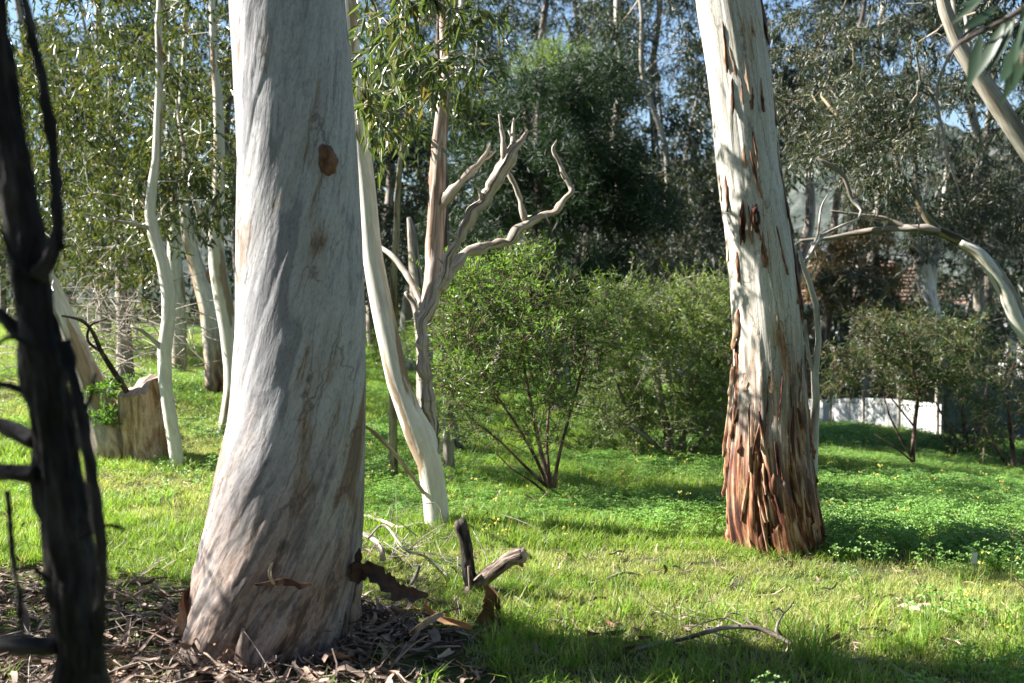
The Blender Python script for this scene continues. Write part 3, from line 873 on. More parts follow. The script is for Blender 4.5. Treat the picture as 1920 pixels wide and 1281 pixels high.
# loose bark plates on the second trunk, each a piece of its own
Q2 = spline(rows2, 0.03)
def plate(z, th, L, W, lift, rs, name="bark_flake", qrows=Q2, parent=sec_trunk, mat="flake"):
    i = int(np.argmin(np.abs(qrows[:, 2] - z)))
    nu, nv = 4, 8
    V, Bk = [], []
    ph = rs.uniform(0, 9)
    tilt = rs.normal() * .10
    for a in range(nv + 1):
        t = a / nv
        zz = z + (t - 0.5) * L
        k = int(np.argmin(np.abs(qrows[:, 2] - zz)))
        c, R = qrows[k, :3], qrows[k, 3]
        w = W * (0.30 + 0.70 * math.sin(pi * min(1, max(0.03, t)) ** 0.8)) 
        sh = tilt * (t - .5) * L
        el, er = 1 + .55 * rs.normal() * .6, 1 + .55 * rs.normal() * .6
        for b in range(nu + 1):
            s = b / nu - 0.5
            ang = th + (s * w * max(.15, el if s < 0 else er) + sh) / R
            edge = abs(s) > 0.49 or a in (0, nv)
            h = R + (0.004 if edge else lift * (0.5 + 0.5 * math.cos(s * 4))) + lift * 1.6 * (1 - t) ** 3 * (0.4 + 0.6 * abs(math.sin(ph)))
            V.append([c[0] + sin(ang) * h, c[1] - cos(ang) * h, zz])
            Bk.append([ang * R + ph, 0, zz + ph])
    i = (np.arange(nv)[:, None] * (nu + 1) + np.arange(nu)[None])
    f4 = np.stack([i, i + 1, i + nu + 2, i + nu + 1], -1).reshape(-1, 4)
    V = np.array(V)
    n = len(V)
    cen = np.array([[qrows[int(np.argmin(np.abs(qrows[:, 2] - v[2]))), 0], qrows[0, 1], v[2]] for v in V])
    V2 = V - nrm((V - cen) * [1, 1, 0]) * 0.006
    mb = MB()
    mb.add(np.vstack([V, V2]), np.vstack([f4, f4[:, ::-1] + n]), None, np.vstack([Bk, Bk]))
    return mb.build(name, M[mat], parent)
rs = np.random.default_rng(42)
z0 = second_base[2]
for k in range(240):
    z = z0 + 0.06 + abs(rs.normal()) * 0.42
    if z > z0 + 1.7: continue
    plate(z, rs.uniform(-1.7, 1.7), rs.uniform(.12, .34) * rs.choice([.7, 1, 1.8]), rs.uniform(.006, .036) * rs.choice([.6, 1, 1.4]), rs.choice([.002, .004, .008, .022]), rs)
for k in range(26):
    plate(z0 + rs.uniform(1.5, 3.6), rs.choice([-1.5, -1.35, -1.1, -0.3, 0.1, 0.5, 1.0, 1.3, 1.5]) + rs.normal() * .08, rs.uniform(.12, .4), rs.uniform(.012, .026), rs.uniform(.006, .012), rs)
for k in range(16):
    plate(z0 + rs.uniform(1.6, 4.4), rs.uniform(1.15, 1.75), rs.uniform(.3, .6), rs.uniform(.03, .07), .012, rs, mat="flake_dark")
for th_, z_, L_, W_ in ((-.10, at(0, 470, YS)[2], .22, .035), (-.22, at(0, 430, YS)[2], .16, .02), (-.06, at(0, 330, YS)[2], .30, .018), (.02, at(0, 150, YS)[2], .25, .03), (.05, at(0, 290, YS)[2], .22, .022), (-.55, at(0, 100, YS)[2], .3, .02), (-.5, at(0, 190, YS)[2], .22, .02)):
    plate(z_, th_, L_, W_, .012, rs)
def add_crown(root, rows_, bark, seed):
    """the tree's own crown, high above the picture"""
    rs_ = np.random.default_rng(seed)
    up = [r for r in spline(rows_, .3) if 4.2 < r[2] < 9.5]
    c = np.mean([r[:3] for r in up], 0); c[2] = 8.2
    cl_ = lobes(rs_, 16, 7, c, np.array([2.8, 2.8, 1.6]), 1.1)
    cl_ = cl_[cl_[:, 2] > 5.6]
    tw = MB()
    for ch in grow([up], cl_, seed, .5, .006, minz=.3):
        mb_ = MB() if ch[0][1][1] > .02 else tw
        for P_, R_ in ch:
            mb_.tube(P_, np.maximum(R_, .002), 6, cap=False)
        if mb_ is not tw: mb_.build("branch", M[bark], root)
    if tw.n: tw.build("twigs", M[bark], root, kind="stuff")
    fm_ = MB(); foliage(fm_, cl_, .7, 77, .22, .07, .8, seed + 1)
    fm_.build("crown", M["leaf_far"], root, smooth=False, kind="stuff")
add_crown(big, rows, "bark_pale_grey", 601)
add_crown(sec, rows2, "bark_pale_grey", 603)
# old bark plates round the foot of the thick trunk
QB = spline(rows, 0.03)
M["flake_grey"] = bark_mat("flake_grey", [(0.3, (0.07, 0.05, 0.042)), (0.5, (0.17, 0.125, 0.105)), (0.7, (0.28, 0.22, 0.18))], stretch=0.3, scale=12, fine=60, fine_amt=0.4, bump=0.8)
zb = big_base[2]
for k in range(9):
    plate(zb + rs.uniform(0.0, 0.22), rs.uniform(-1.7, 1.7), rs.uniform(.15, .4), rs.uniform(.04, .12), rs.uniform(.012, .03), rs, qrows=QB, parent=big_trunk, mat="flake_grey")
#@@TREES
# ------------------------------------------------------------------ forked white tree with its dead fork
rs = np.random.default_rng(11)
b = gnd(822, 993); YF = b[1]
low = pxl([(824, 1020, YF, 50), (820, 985, YF, 47), (815, 930, YF, 46), (806, 870, YF, 47), (790, 820, YF, 56), (768, 775, YF, 46), (745, 715, YF + .03, 42), (732, 650, YF + .05, 41), (716, 575, YF + .07, 41),
           (700, 490, YF + .1, 38), (690, 390, YF + .1, 36), (680, 300, YF + .1, 34), (669, 200, YF + .1, 31), (661, 100, YF + .1, 29), (652, 0, YF + .1, 27), (630, -200, YF + .2, 22), (650, -420, YF + .3, 14)])
crown_c = np.vstack([pxc(rs, 15, (690, 890), (-80, 150), (YF - 1.3, YF + 0.6)), pxc(rs, 10, (680, 830), (110, 215), (YF - 1.0, YF + 0.6)), pxc(rs, 5, (560, 900), (-330, -60), (YF - .8, YF + 1))])
ft = tree("eucalyptus_tree", "slender white tree forking low into a live and a dead stem", [low], crown_c, "bark_white", "leaf_gum", .105, .024, 44, .22,
          seed=5, droop=0.9, kind=2, sides=20, wob=0.05, step=0.12, twigs=True, tip=0.003, twig_cut=0.010, minz=1.6)
# single large leaves hanging in front: each a part
mb_src = MB(); mb_src.leaves(np.zeros((1, 3)), np.array([[0, 0, -1.0]]), .13, .026, kind=2, curve=.15, rs=np.random.default_rng(3))
leaf_me = mb_src.mesh("leaf", M["leaf_gum"], smooth=False)
for c in crown_c[:25]:
    for _ in range(6):
        o = bpy.data.objects.new("leaf", leaf_me); COL.objects.link(o); o.parent = ft
        p = c + rs.normal(size=3) * .17 - np.array(ft.location)
        o.location = p.tolist(); o.rotation_euler = (rs.normal() * .55, rs.normal() * .55, rs.uniform(0, 6.3)); s = rs.uniform(.6, 1.1); o.scale = (s, s, s)

def stem(rows, mat, parent, name="branch", sides=10, wob=0.14, seed=1, step=.03, cap=True):
    q = spline(pxl(rows), step)
    if mat == "wood_dead":                              # weathered wood: kinked, swollen at old knots
        t = np.arange(len(q)) * step
        o = np.stack([fbm(np.stack([t * 13 + seed, t * 0 + 7 * k, t * 0], -1), 3, seed + k) for k in range(3)], -1)
        e = np.minimum(1, np.minimum(np.arange(len(q)), 6) / 6.0)[:, None]
        q[:, :3] += o * e * np.minimum(q[:, 3:4] * .55, .012)
        q[:, 3] *= 1 + .26 * fbm(np.stack([t * 17, t * 0 + seed, t * 0], -1), 3, seed + 9)
    mb = MB(); mb.tube(q[:, :3], np.maximum(q[:, 3], .0012), sides, wob=wob, seed=seed, cap=cap)
    return mb.build(name, M[mat], parent)
Y = YF + .06
dead = stem([(806, 850, YF - .02, 30), (812, 815, Y, 23), (806, 760, Y, 23), (798, 700, Y, 23), (789, 640, Y, 22), (793, 595, Y, 21), (815, 560, Y, 20), (830, 520, Y, 20), (848, 470, Y, 20), (870, 425, Y, 22), (900, 385, Y, 22),
             (925, 345, Y, 22), (945, 310, Y, 23), (958, 288, Y, 21), (975, 268, Y, 13), (988, 243, Y, 5)], "wood_dead", ft, "dead_stem", 30, .17, 3, .016)
stem([(946, 300, Y - .02, 14), (943, 265, Y - .03, 10), (936, 215, Y - .04, 3)], "wood_dead", dead, "spike", 7)
stem([(962, 292, Y, 13), (962, 262, Y, 10), (961, 240, Y + .02, 6), (964, 222, Y + .02, 3)], "wood_dead", dead, "spike", 7)
stem([(962, 262, Y, 7), (953, 245, Y, 3)], "wood_dead", dead, "spike", 6)
lb = stem([(822, 545, Y, 22), (850, 500, Y + .15, 22), (885, 470, Y + .25, 21), (920, 462, Y + .3, 20), (950, 452, Y + .35, 18), (970, 432, Y + .35, 16), (990, 416, Y + .38, 15), (1020, 404, Y + .4, 13), (1042, 396, Y + .4, 13),
           (1058, 375, Y + .4, 12), (1070, 355, Y + .4, 12), (1060, 335, Y + .4, 10), (1050, 310, Y + .42, 9), (1040, 290, Y + .42, 8), (1039, 275, Y + .42, 6), (1044, 262, Y + .42, 2)], "wood_dead", ft, "dead_branch", 16, .16, 6, .018)
stem([(985, 415, Y + .38, 14), (978, 390, Y + .38, 11), (972, 365, Y + .38, 10), (962, 340, Y + .36, 9), (953, 322, Y + .36, 8), (966, 300, Y + .36, 7), (960, 276, Y + .36, 4)], "wood_dead", lb, "spike", 8, .15)
stem([(1068, 357, Y + .4, 6), (1074, 350, Y + .4, 4), (1076, 346, Y + .4, 2)], "wood_dead", lb, "spike", 5)
stem([(840, 896, YF - .05, 9), (850, 893, YF - .06, 5)], "wood_dead", ft, "spike", 6)
for px_, py_, dx_, dy_, w_ in ((905, 372, -16, -26, 6), (880, 405, 22, -14, 5), (858, 450, -20, -16, 6), (838, 505, -18, -22, 5), (795, 660, -22, -18, 6), (800, 720, 20, -20, 6), (1022, 402, 10, 18, 4), (975, 440, 14, 14, 4), (1060, 335, -12, -14, 4), (930, 335, 20, 10, 5)):
    stem([(px_, py_, Y - .01, w_ + 3), (px_ + dx_ * .5, py_ + dy_ * .6, Y - .03, w_), (px_ + dx_, py_ + dy_, Y - .04, w_ * .35)], "wood_dead", dead, "spike", 6, .2, int(px_) % 40)
for rws in ([(800, 600, Y, 14), (785, 560, Y + .1, 13), (766, 520, Y + .2, 12), (735, 480, Y + .3, 10), (700, 455, Y + .4, 8), (680, 445, Y + .45, 6)],
            [(795, 640, Y, 12), (783, 600, Y + .05, 11), (775, 570, Y + .1, 10), (760, 548, Y + .1, 7)]):
    stem(rws, "bark_pale_grey", ft, "branch", 8)
stem([(795, 925, YF - .05, 7), (770, 890, YF - .3, 8), (735, 845, YF - .5, 8), (700, 810, YF - .7, 7), (684, 800, YF - .8, 6)], "bark_pink", ft, "branch", 7)

# pinkish stringy limb rising from the dead fork
Y = YF + .12
pink = stem([(796, 600, Y, 26), (806, 560, Y + .03, 32), (812, 510, Y + .06, 33), (815, 470, Y + .1, 33), (819, 380, Y + .1, 32), (822, 300, Y + .1, 29), (828, 220, Y + .1, 25), (836, 120, Y + .1, 23), (834, 30, Y + .1, 21), (826, -150, Y + .1, 17), (850, -380, Y + .1, 9)], "bark_pink", ft, "stringy_limb", 18, .12, 5)
db = stem([(818, 398, Y + .1, 20), (834, 377, Y + .05, 19), (850, 357, Y, 16), (866, 335, Y, 14), (885, 315, Y, 13), (902, 300, Y, 11), (913, 288, Y, 8), (919, 270, Y, 3)], "wood_dead", pink, "dead_branch", 12, .18, 4)
stem([(902, 300, Y, 8), (915, 296, Y, 6), (930, 282, Y, 2)], "wood_dead", ft, "spike", 6)
YP = 9.3
rs = np.random.default_rng(12)
pc = np.vstack([pxc(rs, 13, (640, 960), (-200, 60), (YP - .8, YP + 1.6)), pxc(rs, 14, (690, 900), (40, 200), (YP, YP + 1.6))])
tree("eucalyptus_tree", "slim brown trunk close behind the dark stem of the fork", [sink(pxl([(843, 880, YP, 22), (838, 700, YP, 19), (835, 500, YP, 17), (832, 300, YP, 14), (822, 100, YP, 11), (830, -100, YP, 8), (822, -300, YP, 5)]))], pc, "bark_grey_brown", "leaf_gum", .11, .026, 66, .28, seed=9, droop=.9, kind=1, sides=12, wob=.08, step=.2, tip=.004, minz=2.2)

# thin pale saplings left of the pinkish trunk
YQ = 8.9
rs = np.random.default_rng(13)
sp = [(738, 880, YQ, 17), (736, 640, YQ, 15), (741, 580, YQ, 14), (738, 520, YQ, 14), (744, 440, YQ, 13), (745, 380, YQ, 12), (750, 310, YQ, 10), (757, 260, YQ, 8), (765, 160, YQ, 6), (752, 60, YQ, 5)]
tree("sapling", "thin straight pale sapling between the white stem and pinkish limb", [sink(pxl(sp))], np.vstack([pxc(rs, 16, (690, 800), (40, 240), (YQ - .5, YQ + .8))]), "bark_olive", "leaf_gum", .10, .022, 55, .25, seed=3, droop=.9, sides=9, step=.2, tip=.003, minz=2.0)
YR = 11.5
tree("dead_tree", "broken grey snag with a splintered top behind the thin sapling", [sink(pxl([(800, 840, YR, 34), (795, 640, YR, 30), (785, 560, YR, 28), (778, 500, YR, 22), (772, 440, YR, 18), (767, 408, YR, 8)]))], None, "wood_dead", "leaf_gum", .1, .02, 1, .2, sides=12, wob=.2)

# ------------------------------------------------------------------ dark feathery evergreen
rs = np.random.default_rng(21)
YC = 15.5
cas = [(1052, 800, YC, 46), (1045, 600, YC, 42), (1032, 480, YC, 36), (1018, 380, YC, 30), (1010, 280, YC, 26), (1012, 200, YC, 18), (1018, 120, YC, 8)]
cas2 = [(1046, 640, YC, 26), (1010, 480, YC + .3, 22), (1000, 330, YC + .3, 18), (985, 200, YC + .3, 10)]
def reg(n, x, y, dY=1.3): return pxc(rs, n, x, y, (YC - dY, YC + dY))
cc = np.vstack([at(rs.uniform(*x), rs.uniform(*y), YC + rs.uniform(-1.2, 1.2)) + rs.normal(size=(5, 3)) * [.34, .34, .15]
                for n_, x, y in ((7, (870, 1190), (340, 470)), (9, (890, 1200), (470, 600)), (7, (880, 1170), (200, 340)), (4, (850, 960), (230, 480)), (4, (1090, 1200), (250, 430)), (4, (940, 1130), (120, 230)), (3, (840, 1000), (500, 580))) for _ in range(n_)])
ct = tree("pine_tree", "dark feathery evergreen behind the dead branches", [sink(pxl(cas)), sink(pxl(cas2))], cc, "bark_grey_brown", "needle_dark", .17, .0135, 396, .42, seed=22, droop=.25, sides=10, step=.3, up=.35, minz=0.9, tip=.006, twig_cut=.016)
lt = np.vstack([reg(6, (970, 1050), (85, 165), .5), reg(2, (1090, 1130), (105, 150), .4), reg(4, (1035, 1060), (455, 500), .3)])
mb = MB(); foliage(mb, lt, .28, 209, .15, .012, .15, 23, up=.6); mb.build("crown", M["needle_sunlit"], ct, smooth=False, kind="stuff")["label"] = "top tuft with sunlight put into its paler colour"

# ------------------------------------------------------------------ shrubs in the middle
def shrub(name, label, base, stems, clumps, bark, leaf, L, W, per, r, seed, droop=.1, up=.5, cat="shrub", kind=1, twig=True, tip=.002, step=.12, spread=1.0, group=None, minz=.12):
    """many stems from one foot"""
    return tree(name, label, stems, clumps, bark, leaf, L, W, per, r, group, seed, droop, kind, cat, 7, .06, step, tip, .009, up=up, crown="foliage", stem="stem", twigs=twig, minz=minz, lift=.25, spread=spread)
rs = np.random.default_rng(31)
b = gnd(1036, 932); Y = b[1]
st = [pxl(r) for r in (
    [(1036, 945, Y, 12.2), (1030, 905, Y, 10.8), (1015, 850, Y, 8.6), (1000, 780, Y, 6.5), (985, 700, Y + .1, 5.0), (975, 600, Y + .1, 3.6)],
    [(1037, 935, Y, 8.6), (1045, 870, Y, 7.2), (1062, 800, Y, 5.8), (1085, 720, Y, 4.3), (1100, 650, Y, 2.9)],
    [(1030, 920, Y, 7.9), (1005, 860, Y - .1, 6.5), (970, 800, Y - .15, 5.8), (930, 740, Y - .2, 4.3), (890, 680, Y - .2, 2.9)],
    [(1028, 915, Y, 6.5), (985, 875, Y - .2, 5.8), (940, 830, Y - .3, 4.3), (890, 790, Y - .4, 2.9)],
    [(1035, 925, Y, 6.5), (1025, 840, Y + .1, 5.8), (1030, 760, Y + .2, 5.0), (1035, 680, Y + .2, 3.6)],
    [(1030, 930, Y, 5.0), (1000, 905, Y - .1, 4.3), (960, 880, Y - .2, 2.9), (930, 850, Y - .3, 2.2)])]
def rg(n, x, y, d): return pxc(rs, n, x, y, d)
cl = np.vstack([rg(34, (850, 1030), (490, 590), (Y - .5, Y + .7)), rg(24, (815, 900), (520, 680), (Y - .5, Y + .5)), rg(34, (830, 1060), (580, 720), (Y - .6, Y + .6)), rg(18, (830, 930), (700, 800), (Y - .6, Y + .2)),
                rg(24, (950, 1130), (600, 760), (Y - .4, Y + .7)), rg(22, (1040, 1170), (530, 700), (Y - .2, Y + .8)), rg(12, (900, 1060), (740, 830), (Y - .5, Y + .4)), rg(7, (960, 1050), (470, 510), (Y - .2, Y + .5))])
shrub("shrub", "bright green fine leaved shrub with reddish stems in mid meadow", b, st, cl, "stem_red", "leaf_shrub", .052, .0105, 99, .21, 33, spread=1.3)
rs = np.random.default_rng(32)
b = gnd(1260, 868); Y = b[1] + .6
st = [pxl(r) for r in (
    [(1262, 885, Y, 22), (1250, 800, Y, 16), (1230, 700, Y, 12), (1220, 600, Y, 7)], [(1265, 880, Y, 16), (1290, 780, Y, 12), (1310, 680, Y, 8), (1320, 600, Y, 5)],
    [(1255, 880, Y, 14), (1200, 800, Y - .3, 10), (1160, 730, Y - .4, 6), (1140, 660, Y - .4, 4)], [(1262, 878, Y, 12), (1225, 830, Y - .6, 8), (1180, 800, Y - .8, 5)], [(1268, 878, Y, 12), (1320, 820, Y - .4, 8), (1360, 760, Y - .5, 5)])]
cl = np.vstack([rg(50, (1130, 1330), (540, 640), (Y - 1.0, Y + .7)), rg(26, (1290, 1420), (540, 660), (Y - .3, Y + 1)), rg(50, (1130, 1390), (640, 760), (Y - 1.0, Y + .9)), rg(40, (1120, 1390), (740, 850), (Y - 1.0, Y + .6)), rg(20, (1080, 1190), (560, 700), (Y - .4, Y + 1)), rg(26, (1080, 1210), (690, 860), (Y - .8, Y + .5)), rg(14, (1330, 1400), (600, 820), (Y - .6, Y + .6))])
shrub("shrub", "dense yellowish green bush just left of the shaggy orange trunk", b, st, cl, "bark_grey_brown", "leaf_bush", .06, .014, 154, .25, 34, up=.35, spread=1.3)
rs = np.random.default_rng(35)
b = gnd(722, 712); Y = b[1]
st = [pxl([(725, 720, Y, 14), (722, 680, Y, 10), (715, 640, Y, 6)])]
shrub("shrub", "small rounded olive yellow bush beyond the white stem", b, st, rg(26, (690, 790), (620, 715), (Y - .8, Y + .8)), "bark_grey_brown", "leaf_bush", .07, .02, 66, .3, 36, step=.2, twig=False)
rs = np.random.default_rng(37)
b = gnd(870, 850); Y = b[1]
shrub("shrub", "dark low bush under the fine leaved shrub beside the fork", b, [pxl([(868, 860, Y, 18), (855, 815, Y, 12), (850, 780, Y, 6)])], rg(18, (815, 900), (760, 850), (Y - .3, Y + .5)), "bark_grey_brown", "leaf_olive", .05, .012, 110, .22, 38, step=.15, twig=False)

# sapling hugging the second trunk
Y = YS + .35
b = gnd(1522, 955)
sb = [(1512, 960, Y, 30), (1520, 900, Y, 24), (1526, 830, Y, 17), (1530, 750, Y, 15), (1528, 700, Y, 14), (1535, 640, Y, 11), (1530, 570, Y, 11), (1518, 530, Y, 10), (1505, 495, Y, 8), (1498, 470, Y, 6)]
rs = np.random.default_rng(41)
sg = tree("sapling", "bare grey white sapling hugging the right side of the shaggy trunk", [sink(pxl(sb))], None, "bark_pale_grey", "leaf_far", .08, .02, 10, .2, sides=10)
for r in ([(1529, 705, Y, 10), (1518, 672, Y, 8), (1512, 635, Y, 7), (1510, 600, Y, 5)], [(1508, 500, Y, 8), (1520, 470, Y + .05, 6), (1533, 440, Y + .1, 5), (1540, 390, Y + .15, 4), (1552, 365, Y + .15, 2)],
          [(1512, 490, Y, 7), (1540, 445, Y + .1, 6), (1575, 425, Y + .2, 5), (1610, 410, Y + .3, 4), (1615, 395, Y + .3, 5), (1598, 375, Y + .35, 7), (1590, 350, Y + .35, 8), (1578, 325, Y + .35, 9), (1553, 308, Y + .35, 10), (1534, 298, Y + .35, 4)],
          [(1520, 520, Y, 4), (1532, 495, Y, 3), (1528, 470, Y, 2)]):
    stem(r, "bark_pale_grey", sg, "branch", 8)

# ------------------------------------------------------------------ right: small dark shrub tree, bushes by the fences
rs = np.random.default_rng(51)
b = gnd(1712, 884); Y = b[1]
st = [pxl(r) for r in ([(1712, 895, Y, 10.6), (1712, 850, Y, 8.6), (1716, 790, Y, 7.9), (1722, 740, Y, 6.6), (1712, 690, Y, 5.3), (1708, 640, Y, 3.3)], [(1711, 860, Y, 5.9), (1690, 825, Y, 4.6), (1668, 780, Y, 4.0), (1655, 735, Y, 2.6)],
                       [(1710, 865, Y, 4.6), (1680, 840, Y - .2, 3.3), (1640, 815, Y - .3, 2.0)], [(1714, 800, Y, 4.0), (1690, 770, Y, 3.3), (1670, 745, Y, 2.6)])]
cl = np.vstack([rg(46, (1610, 1830), (590, 680), (Y - .6, Y + 1.0)), rg(38, (1560, 1830), (650, 730), (Y - .5, Y + .9)), rg(5, (1670, 1760), (715, 745), (Y - .3, Y + .4))])
shrub("small_tree", "small dark olive tree with a thin trunk standing before the white fence", b, st, cl, "stem_red", "leaf_olive", .075, .014, 110, .27, 52, up=.15, droop=.3, cat="tree", step=.18, tip=.003)
rs = np.random.default_rng(53)
for k, (bx, by, x, y, lab, lf, n) in enumerate((
    (1905, 885, (1830, 1990), (640, 850), "tall olive bush at the right edge before the dark fence", "leaf_olive", 46),
    (1580, 790, (1530, 1640), (650, 730), "loose olive bush before the left end of the white fence", "leaf_olive", 8),
    (1815, 845, (1770, 1880), (700, 840), "dark twiggy bush leaning on the dark fence", "leaf_olive", 26))):
    b = gnd(bx, by); Y = b[1]
    st = [pxl([(bx, by + 10, Y, 12), (bx - 8, by - 60, Y, 9), (bx - 15, by - 140, Y, 5)]), pxl([(bx + 4, by + 8, Y, 9), (bx + 25, by - 60, Y + .2, 7), (bx + 35, by - 120, Y + .3, 4)]), pxl([(bx - 3, by + 8, Y, 7), (bx - 40, by - 50, Y - .2, 5), (bx - 60, by - 90, Y - .2, 3)])]
    shrub("shrub", lab, b, st, rg(n, x, y, (Y - .5, Y + .8)), "stem_red", lf, .075, .015, 88, .26, 54 + k, up=.15, droop=.3, step=.2, tip=.003)
# bushes beyond the fence
for k, (px, Y, x, y, lab, lf) in enumerate((
    (1620, 20.5, (1560, 1700), (665, 760), "dark bush behind the white fence near the brick house", "leaf_far"),
    (1770, 20.0, (1690, 1850), (600, 770), "dense dark bush behind the join of the two fences", "leaf_olive"),
    (1890, 21.0, (1810, 1990), (590, 780), "broad dark bush behind the dark fence", "leaf_far"),
    (1450, 22.0, (1340, 1560), (640, 780), "dark bush behind the shaggy orange trunk", "leaf_far"))):
    bx, by = at(px, 700, Y)[0], Y
    b = np.array([bx, by, float(G(bx, by))])
    st = [[np.array([bx + dx, by, b[2] - .1, .05]), np.array([bx + dx * 4, by, b[2] + .7, .035]), np.array([bx + dx * 7, by + .2, b[2] + 1.4, .015])] for dx in (-.08, .02, .1)]
    shrub("shrub", lab, b, st, rg((24, 44, 44, 44)[k], x, y, (Y - 1.1, Y + 1.2)), "bark_grey_brown", lf, .11, .026, 110, .42, 60 + k, up=.1, droop=.4, step=.3, tip=.005, twig=False)

# ------------------------------------------------------------------ right: arching limb tree, thick limb, forked white tree
rs = np.random.default_rng(71)
Y = 10.5
main = pxl([(2330, 1000, Y, 45), (2200, 860, Y, 40), (2060, 740, Y, 34), (1960, 660, Y, 30), (1915, 600, Y, 28), (1890, 545, Y, 26), (1860, 500, Y, 24), (1825, 468, Y, 23), (1790, 447, Y, 20), (1755, 430, Y, 18),
            (1735, 405, Y, 13), (1715, 365, Y, 12), (1690, 330, Y, 12), (1655, 300, Y, 12), (1620, 282, Y, 12), (1600, 262, Y, 13), (1590, 235, Y, 9), (1560, 205, Y + .2, 7), (1540, 180, Y + .3, 5)])
def tufts(n, m, x, y, d, s):
    """n masses of m clumps each, gathered round points of a photo region"""
    return np.vstack([at(rs.uniform(*x), rs.uniform(*y), rs.uniform(*d)) + rs.normal(size=(m, 3)) * [s, s, s * .6] for _ in range(n)])
cl = np.vstack([tufts(13, 6, (1470, 1740), (40, 280), (Y + .5, Y + 3.5), .28), tufts(6, 5, (1540, 1800), (190, 340), (Y + .5, Y + 3), .25), tufts(7, 5, (1550, 1730), (180, 370), (Y - .9, Y + .2), .2), tufts(3, 5, (1720, 1900), (340, 440), (Y + 1, Y + 3), .22), tufts(4, 6, (1480, 1780), (-140, 20), (Y, Y + 3), .3)])
ar = tree("eucalyptus_tree", "leaning eucalyptus whose pale limb arches in from the right edge", [main], cl, "bark_olive", "leaf_far_brown", .075, .016, 143, .24, seed=72, droop=.75, sides=16, step=.25, tip=.004, minz=1.2, branch_mat="bark_olive")
stem([(1760, 432, Y, 20), (1720, 428, Y, 15), (1680, 428, Y + .1, 13), (1640, 432, Y + .1, 12), (1600, 438, Y + .2, 10), (1560, 446, Y + .2, 8), (1500, 452, Y + .2, 6)], "bark_grey_brown", ar, "branch", 10)
stem([(1700, 428, Y + .05, 9), (1660, 410, Y + .1, 8), (1610, 403, Y + .1, 6), (1558, 396, Y + .1, 4)], "bark_grey_brown", ar, "branch", 8)
stem([(1602, 262, Y, 12), (1580, 280, Y - .1, 8), (1555, 288, Y - .1, 7), (1530, 298, Y - .1, 4)], "bark_grey_brown", ar, "branch", 8)
stem([(1800, 455, Y - .06, 14), (1840, 480, Y - .09, 22), (1880, 540, Y - .1, 26), (1905, 600, Y - .1, 26), (1940, 650, Y - .1, 26)], "bark_white", ar, "bare_wood", 10, .1)
Y = 8.2
thick = pxl([(2350, 1050, Y, 74), (2250, 760, Y, 59), (2130, 520, Y, 48), (2020, 390, Y, 41), (1940, 300, Y, 37), (1900, 240, Y, 35), (1868, 190, Y, 35), (1830, 135, Y, 31), (1800, 90, Y, 28), (1772, 20, Y, 24), (1752, -80, Y, 20), (1715, -250, Y, 12)])
cl = np.vstack([rg(12, (1760, 1960), (-90, 60), (Y - .3, Y + 1.6)), rg(16, (1600, 1960), (-280, -40), (Y - .6, Y + 1.6)), rg(8, (1850, 1990), (60, 240), (Y + .3, Y + 1.6)), tufts(5, 6, (1740, 1930), (40, 260), (Y + 2, Y + 6), .35)])
tk = tree("eucalyptus_tree", "thick smooth grey limb slanting across the top right corner", [thick], cl, "bark_limb", "leaf_far", .10, .02, 99, .28, seed=74, droop=.8, sides=18, step=.25, tip=.004, minz=3.2)
stem([(1795, 75, Y, 12), (1788, 20, Y + .1, 10), (1786, -60, Y + .2, 8)], "bark_limb", tk, "branch", 8)
stem([(1818, 120, Y, 12), (1815, 70, Y + .1, 9), (1810, 30, Y + .2, 6)], "bark_pale_grey", tk, "branch", 8)
Y = 22.5
cl = np.vstack([tufts(6, 7, (1620, 1840), (280, 440), (Y - 1.5, Y + 1.5), .5), tufts(6, 7, (1560, 1800), (100, 280), (Y - 1.5, Y + 2), .5), tufts(3, 6, (1750, 1920), (420, 540), (Y - 1, Y + 1.5), .4), tufts(4, 6, (1560, 1690), (440, 580), (Y - 1, Y + 1.5), .4)])
wt = tree("eucalyptus_tree", "white trunk forking in two behind the small olive tree", [sink(pxl([(1772, 760, Y, 46), (1752, 620, Y, 36), (1742, 560, Y, 33), (1730, 500, Y, 32), (1722, 450, Y, 28), (1706, 420, Y, 18), (1690, 350, Y, 12), (1675, 250, Y, 7)])),
     pxl([(1745, 545, Y, 20), (1752, 490, Y, 16), (1763, 450, Y, 13), (1770, 380, Y, 9), (1775, 300, Y, 6)])], cl, "bark_white", "leaf_far_brown", .12, .026, 165, .38, seed=76, droop=.8, sides=14, step=.35, tip=.007, minz=3.0)
#@@LEFT
# ------------------------------------------------------------------ left group of trees
rs = np.random.default_rng(81)
b = gnd(333, 878); Y = b[1]
sp = pxl([(336, 890, Y, 27), (330, 850, Y, 25), (320, 790, Y, 24), (310, 720, Y, 24), (308, 660, Y, 27), (316, 600, Y, 25), (316, 550, Y, 25), (305, 490, Y, 23), (288, 440, Y, 21), (281, 400, Y, 20), (285, 350, Y, 18), (293, 300, Y, 16),
          (297, 220, Y, 16), (299, 130, Y, 14), (297, 50, Y, 13), (303, -60, Y, 11), (295, -250, Y, 7)])
cl = np.vstack([rg(36, (60, 440), (-80, 180), (Y - .4, Y + 2.4)), rg(30, (80, 440), (150, 380), (Y + .2, Y + 2.4)), rg(14, (60, 300), (330, 520), (Y + .3, Y + 2.4)), rg(6, (300, 430), (310, 420), (Y, Y + .8)), rg(14, (100, 420), (-300, -80), (Y, Y + 2))])
lt = tree("eucalyptus_tree", "slim crooked pale sapling right beside the cut stump", [sink(sp)], cl, "bark_white", "leaf_left", .095, .022, 77, .34, seed=82, droop=.85, sides=14, step=.22, tip=.003, minz=2.0)
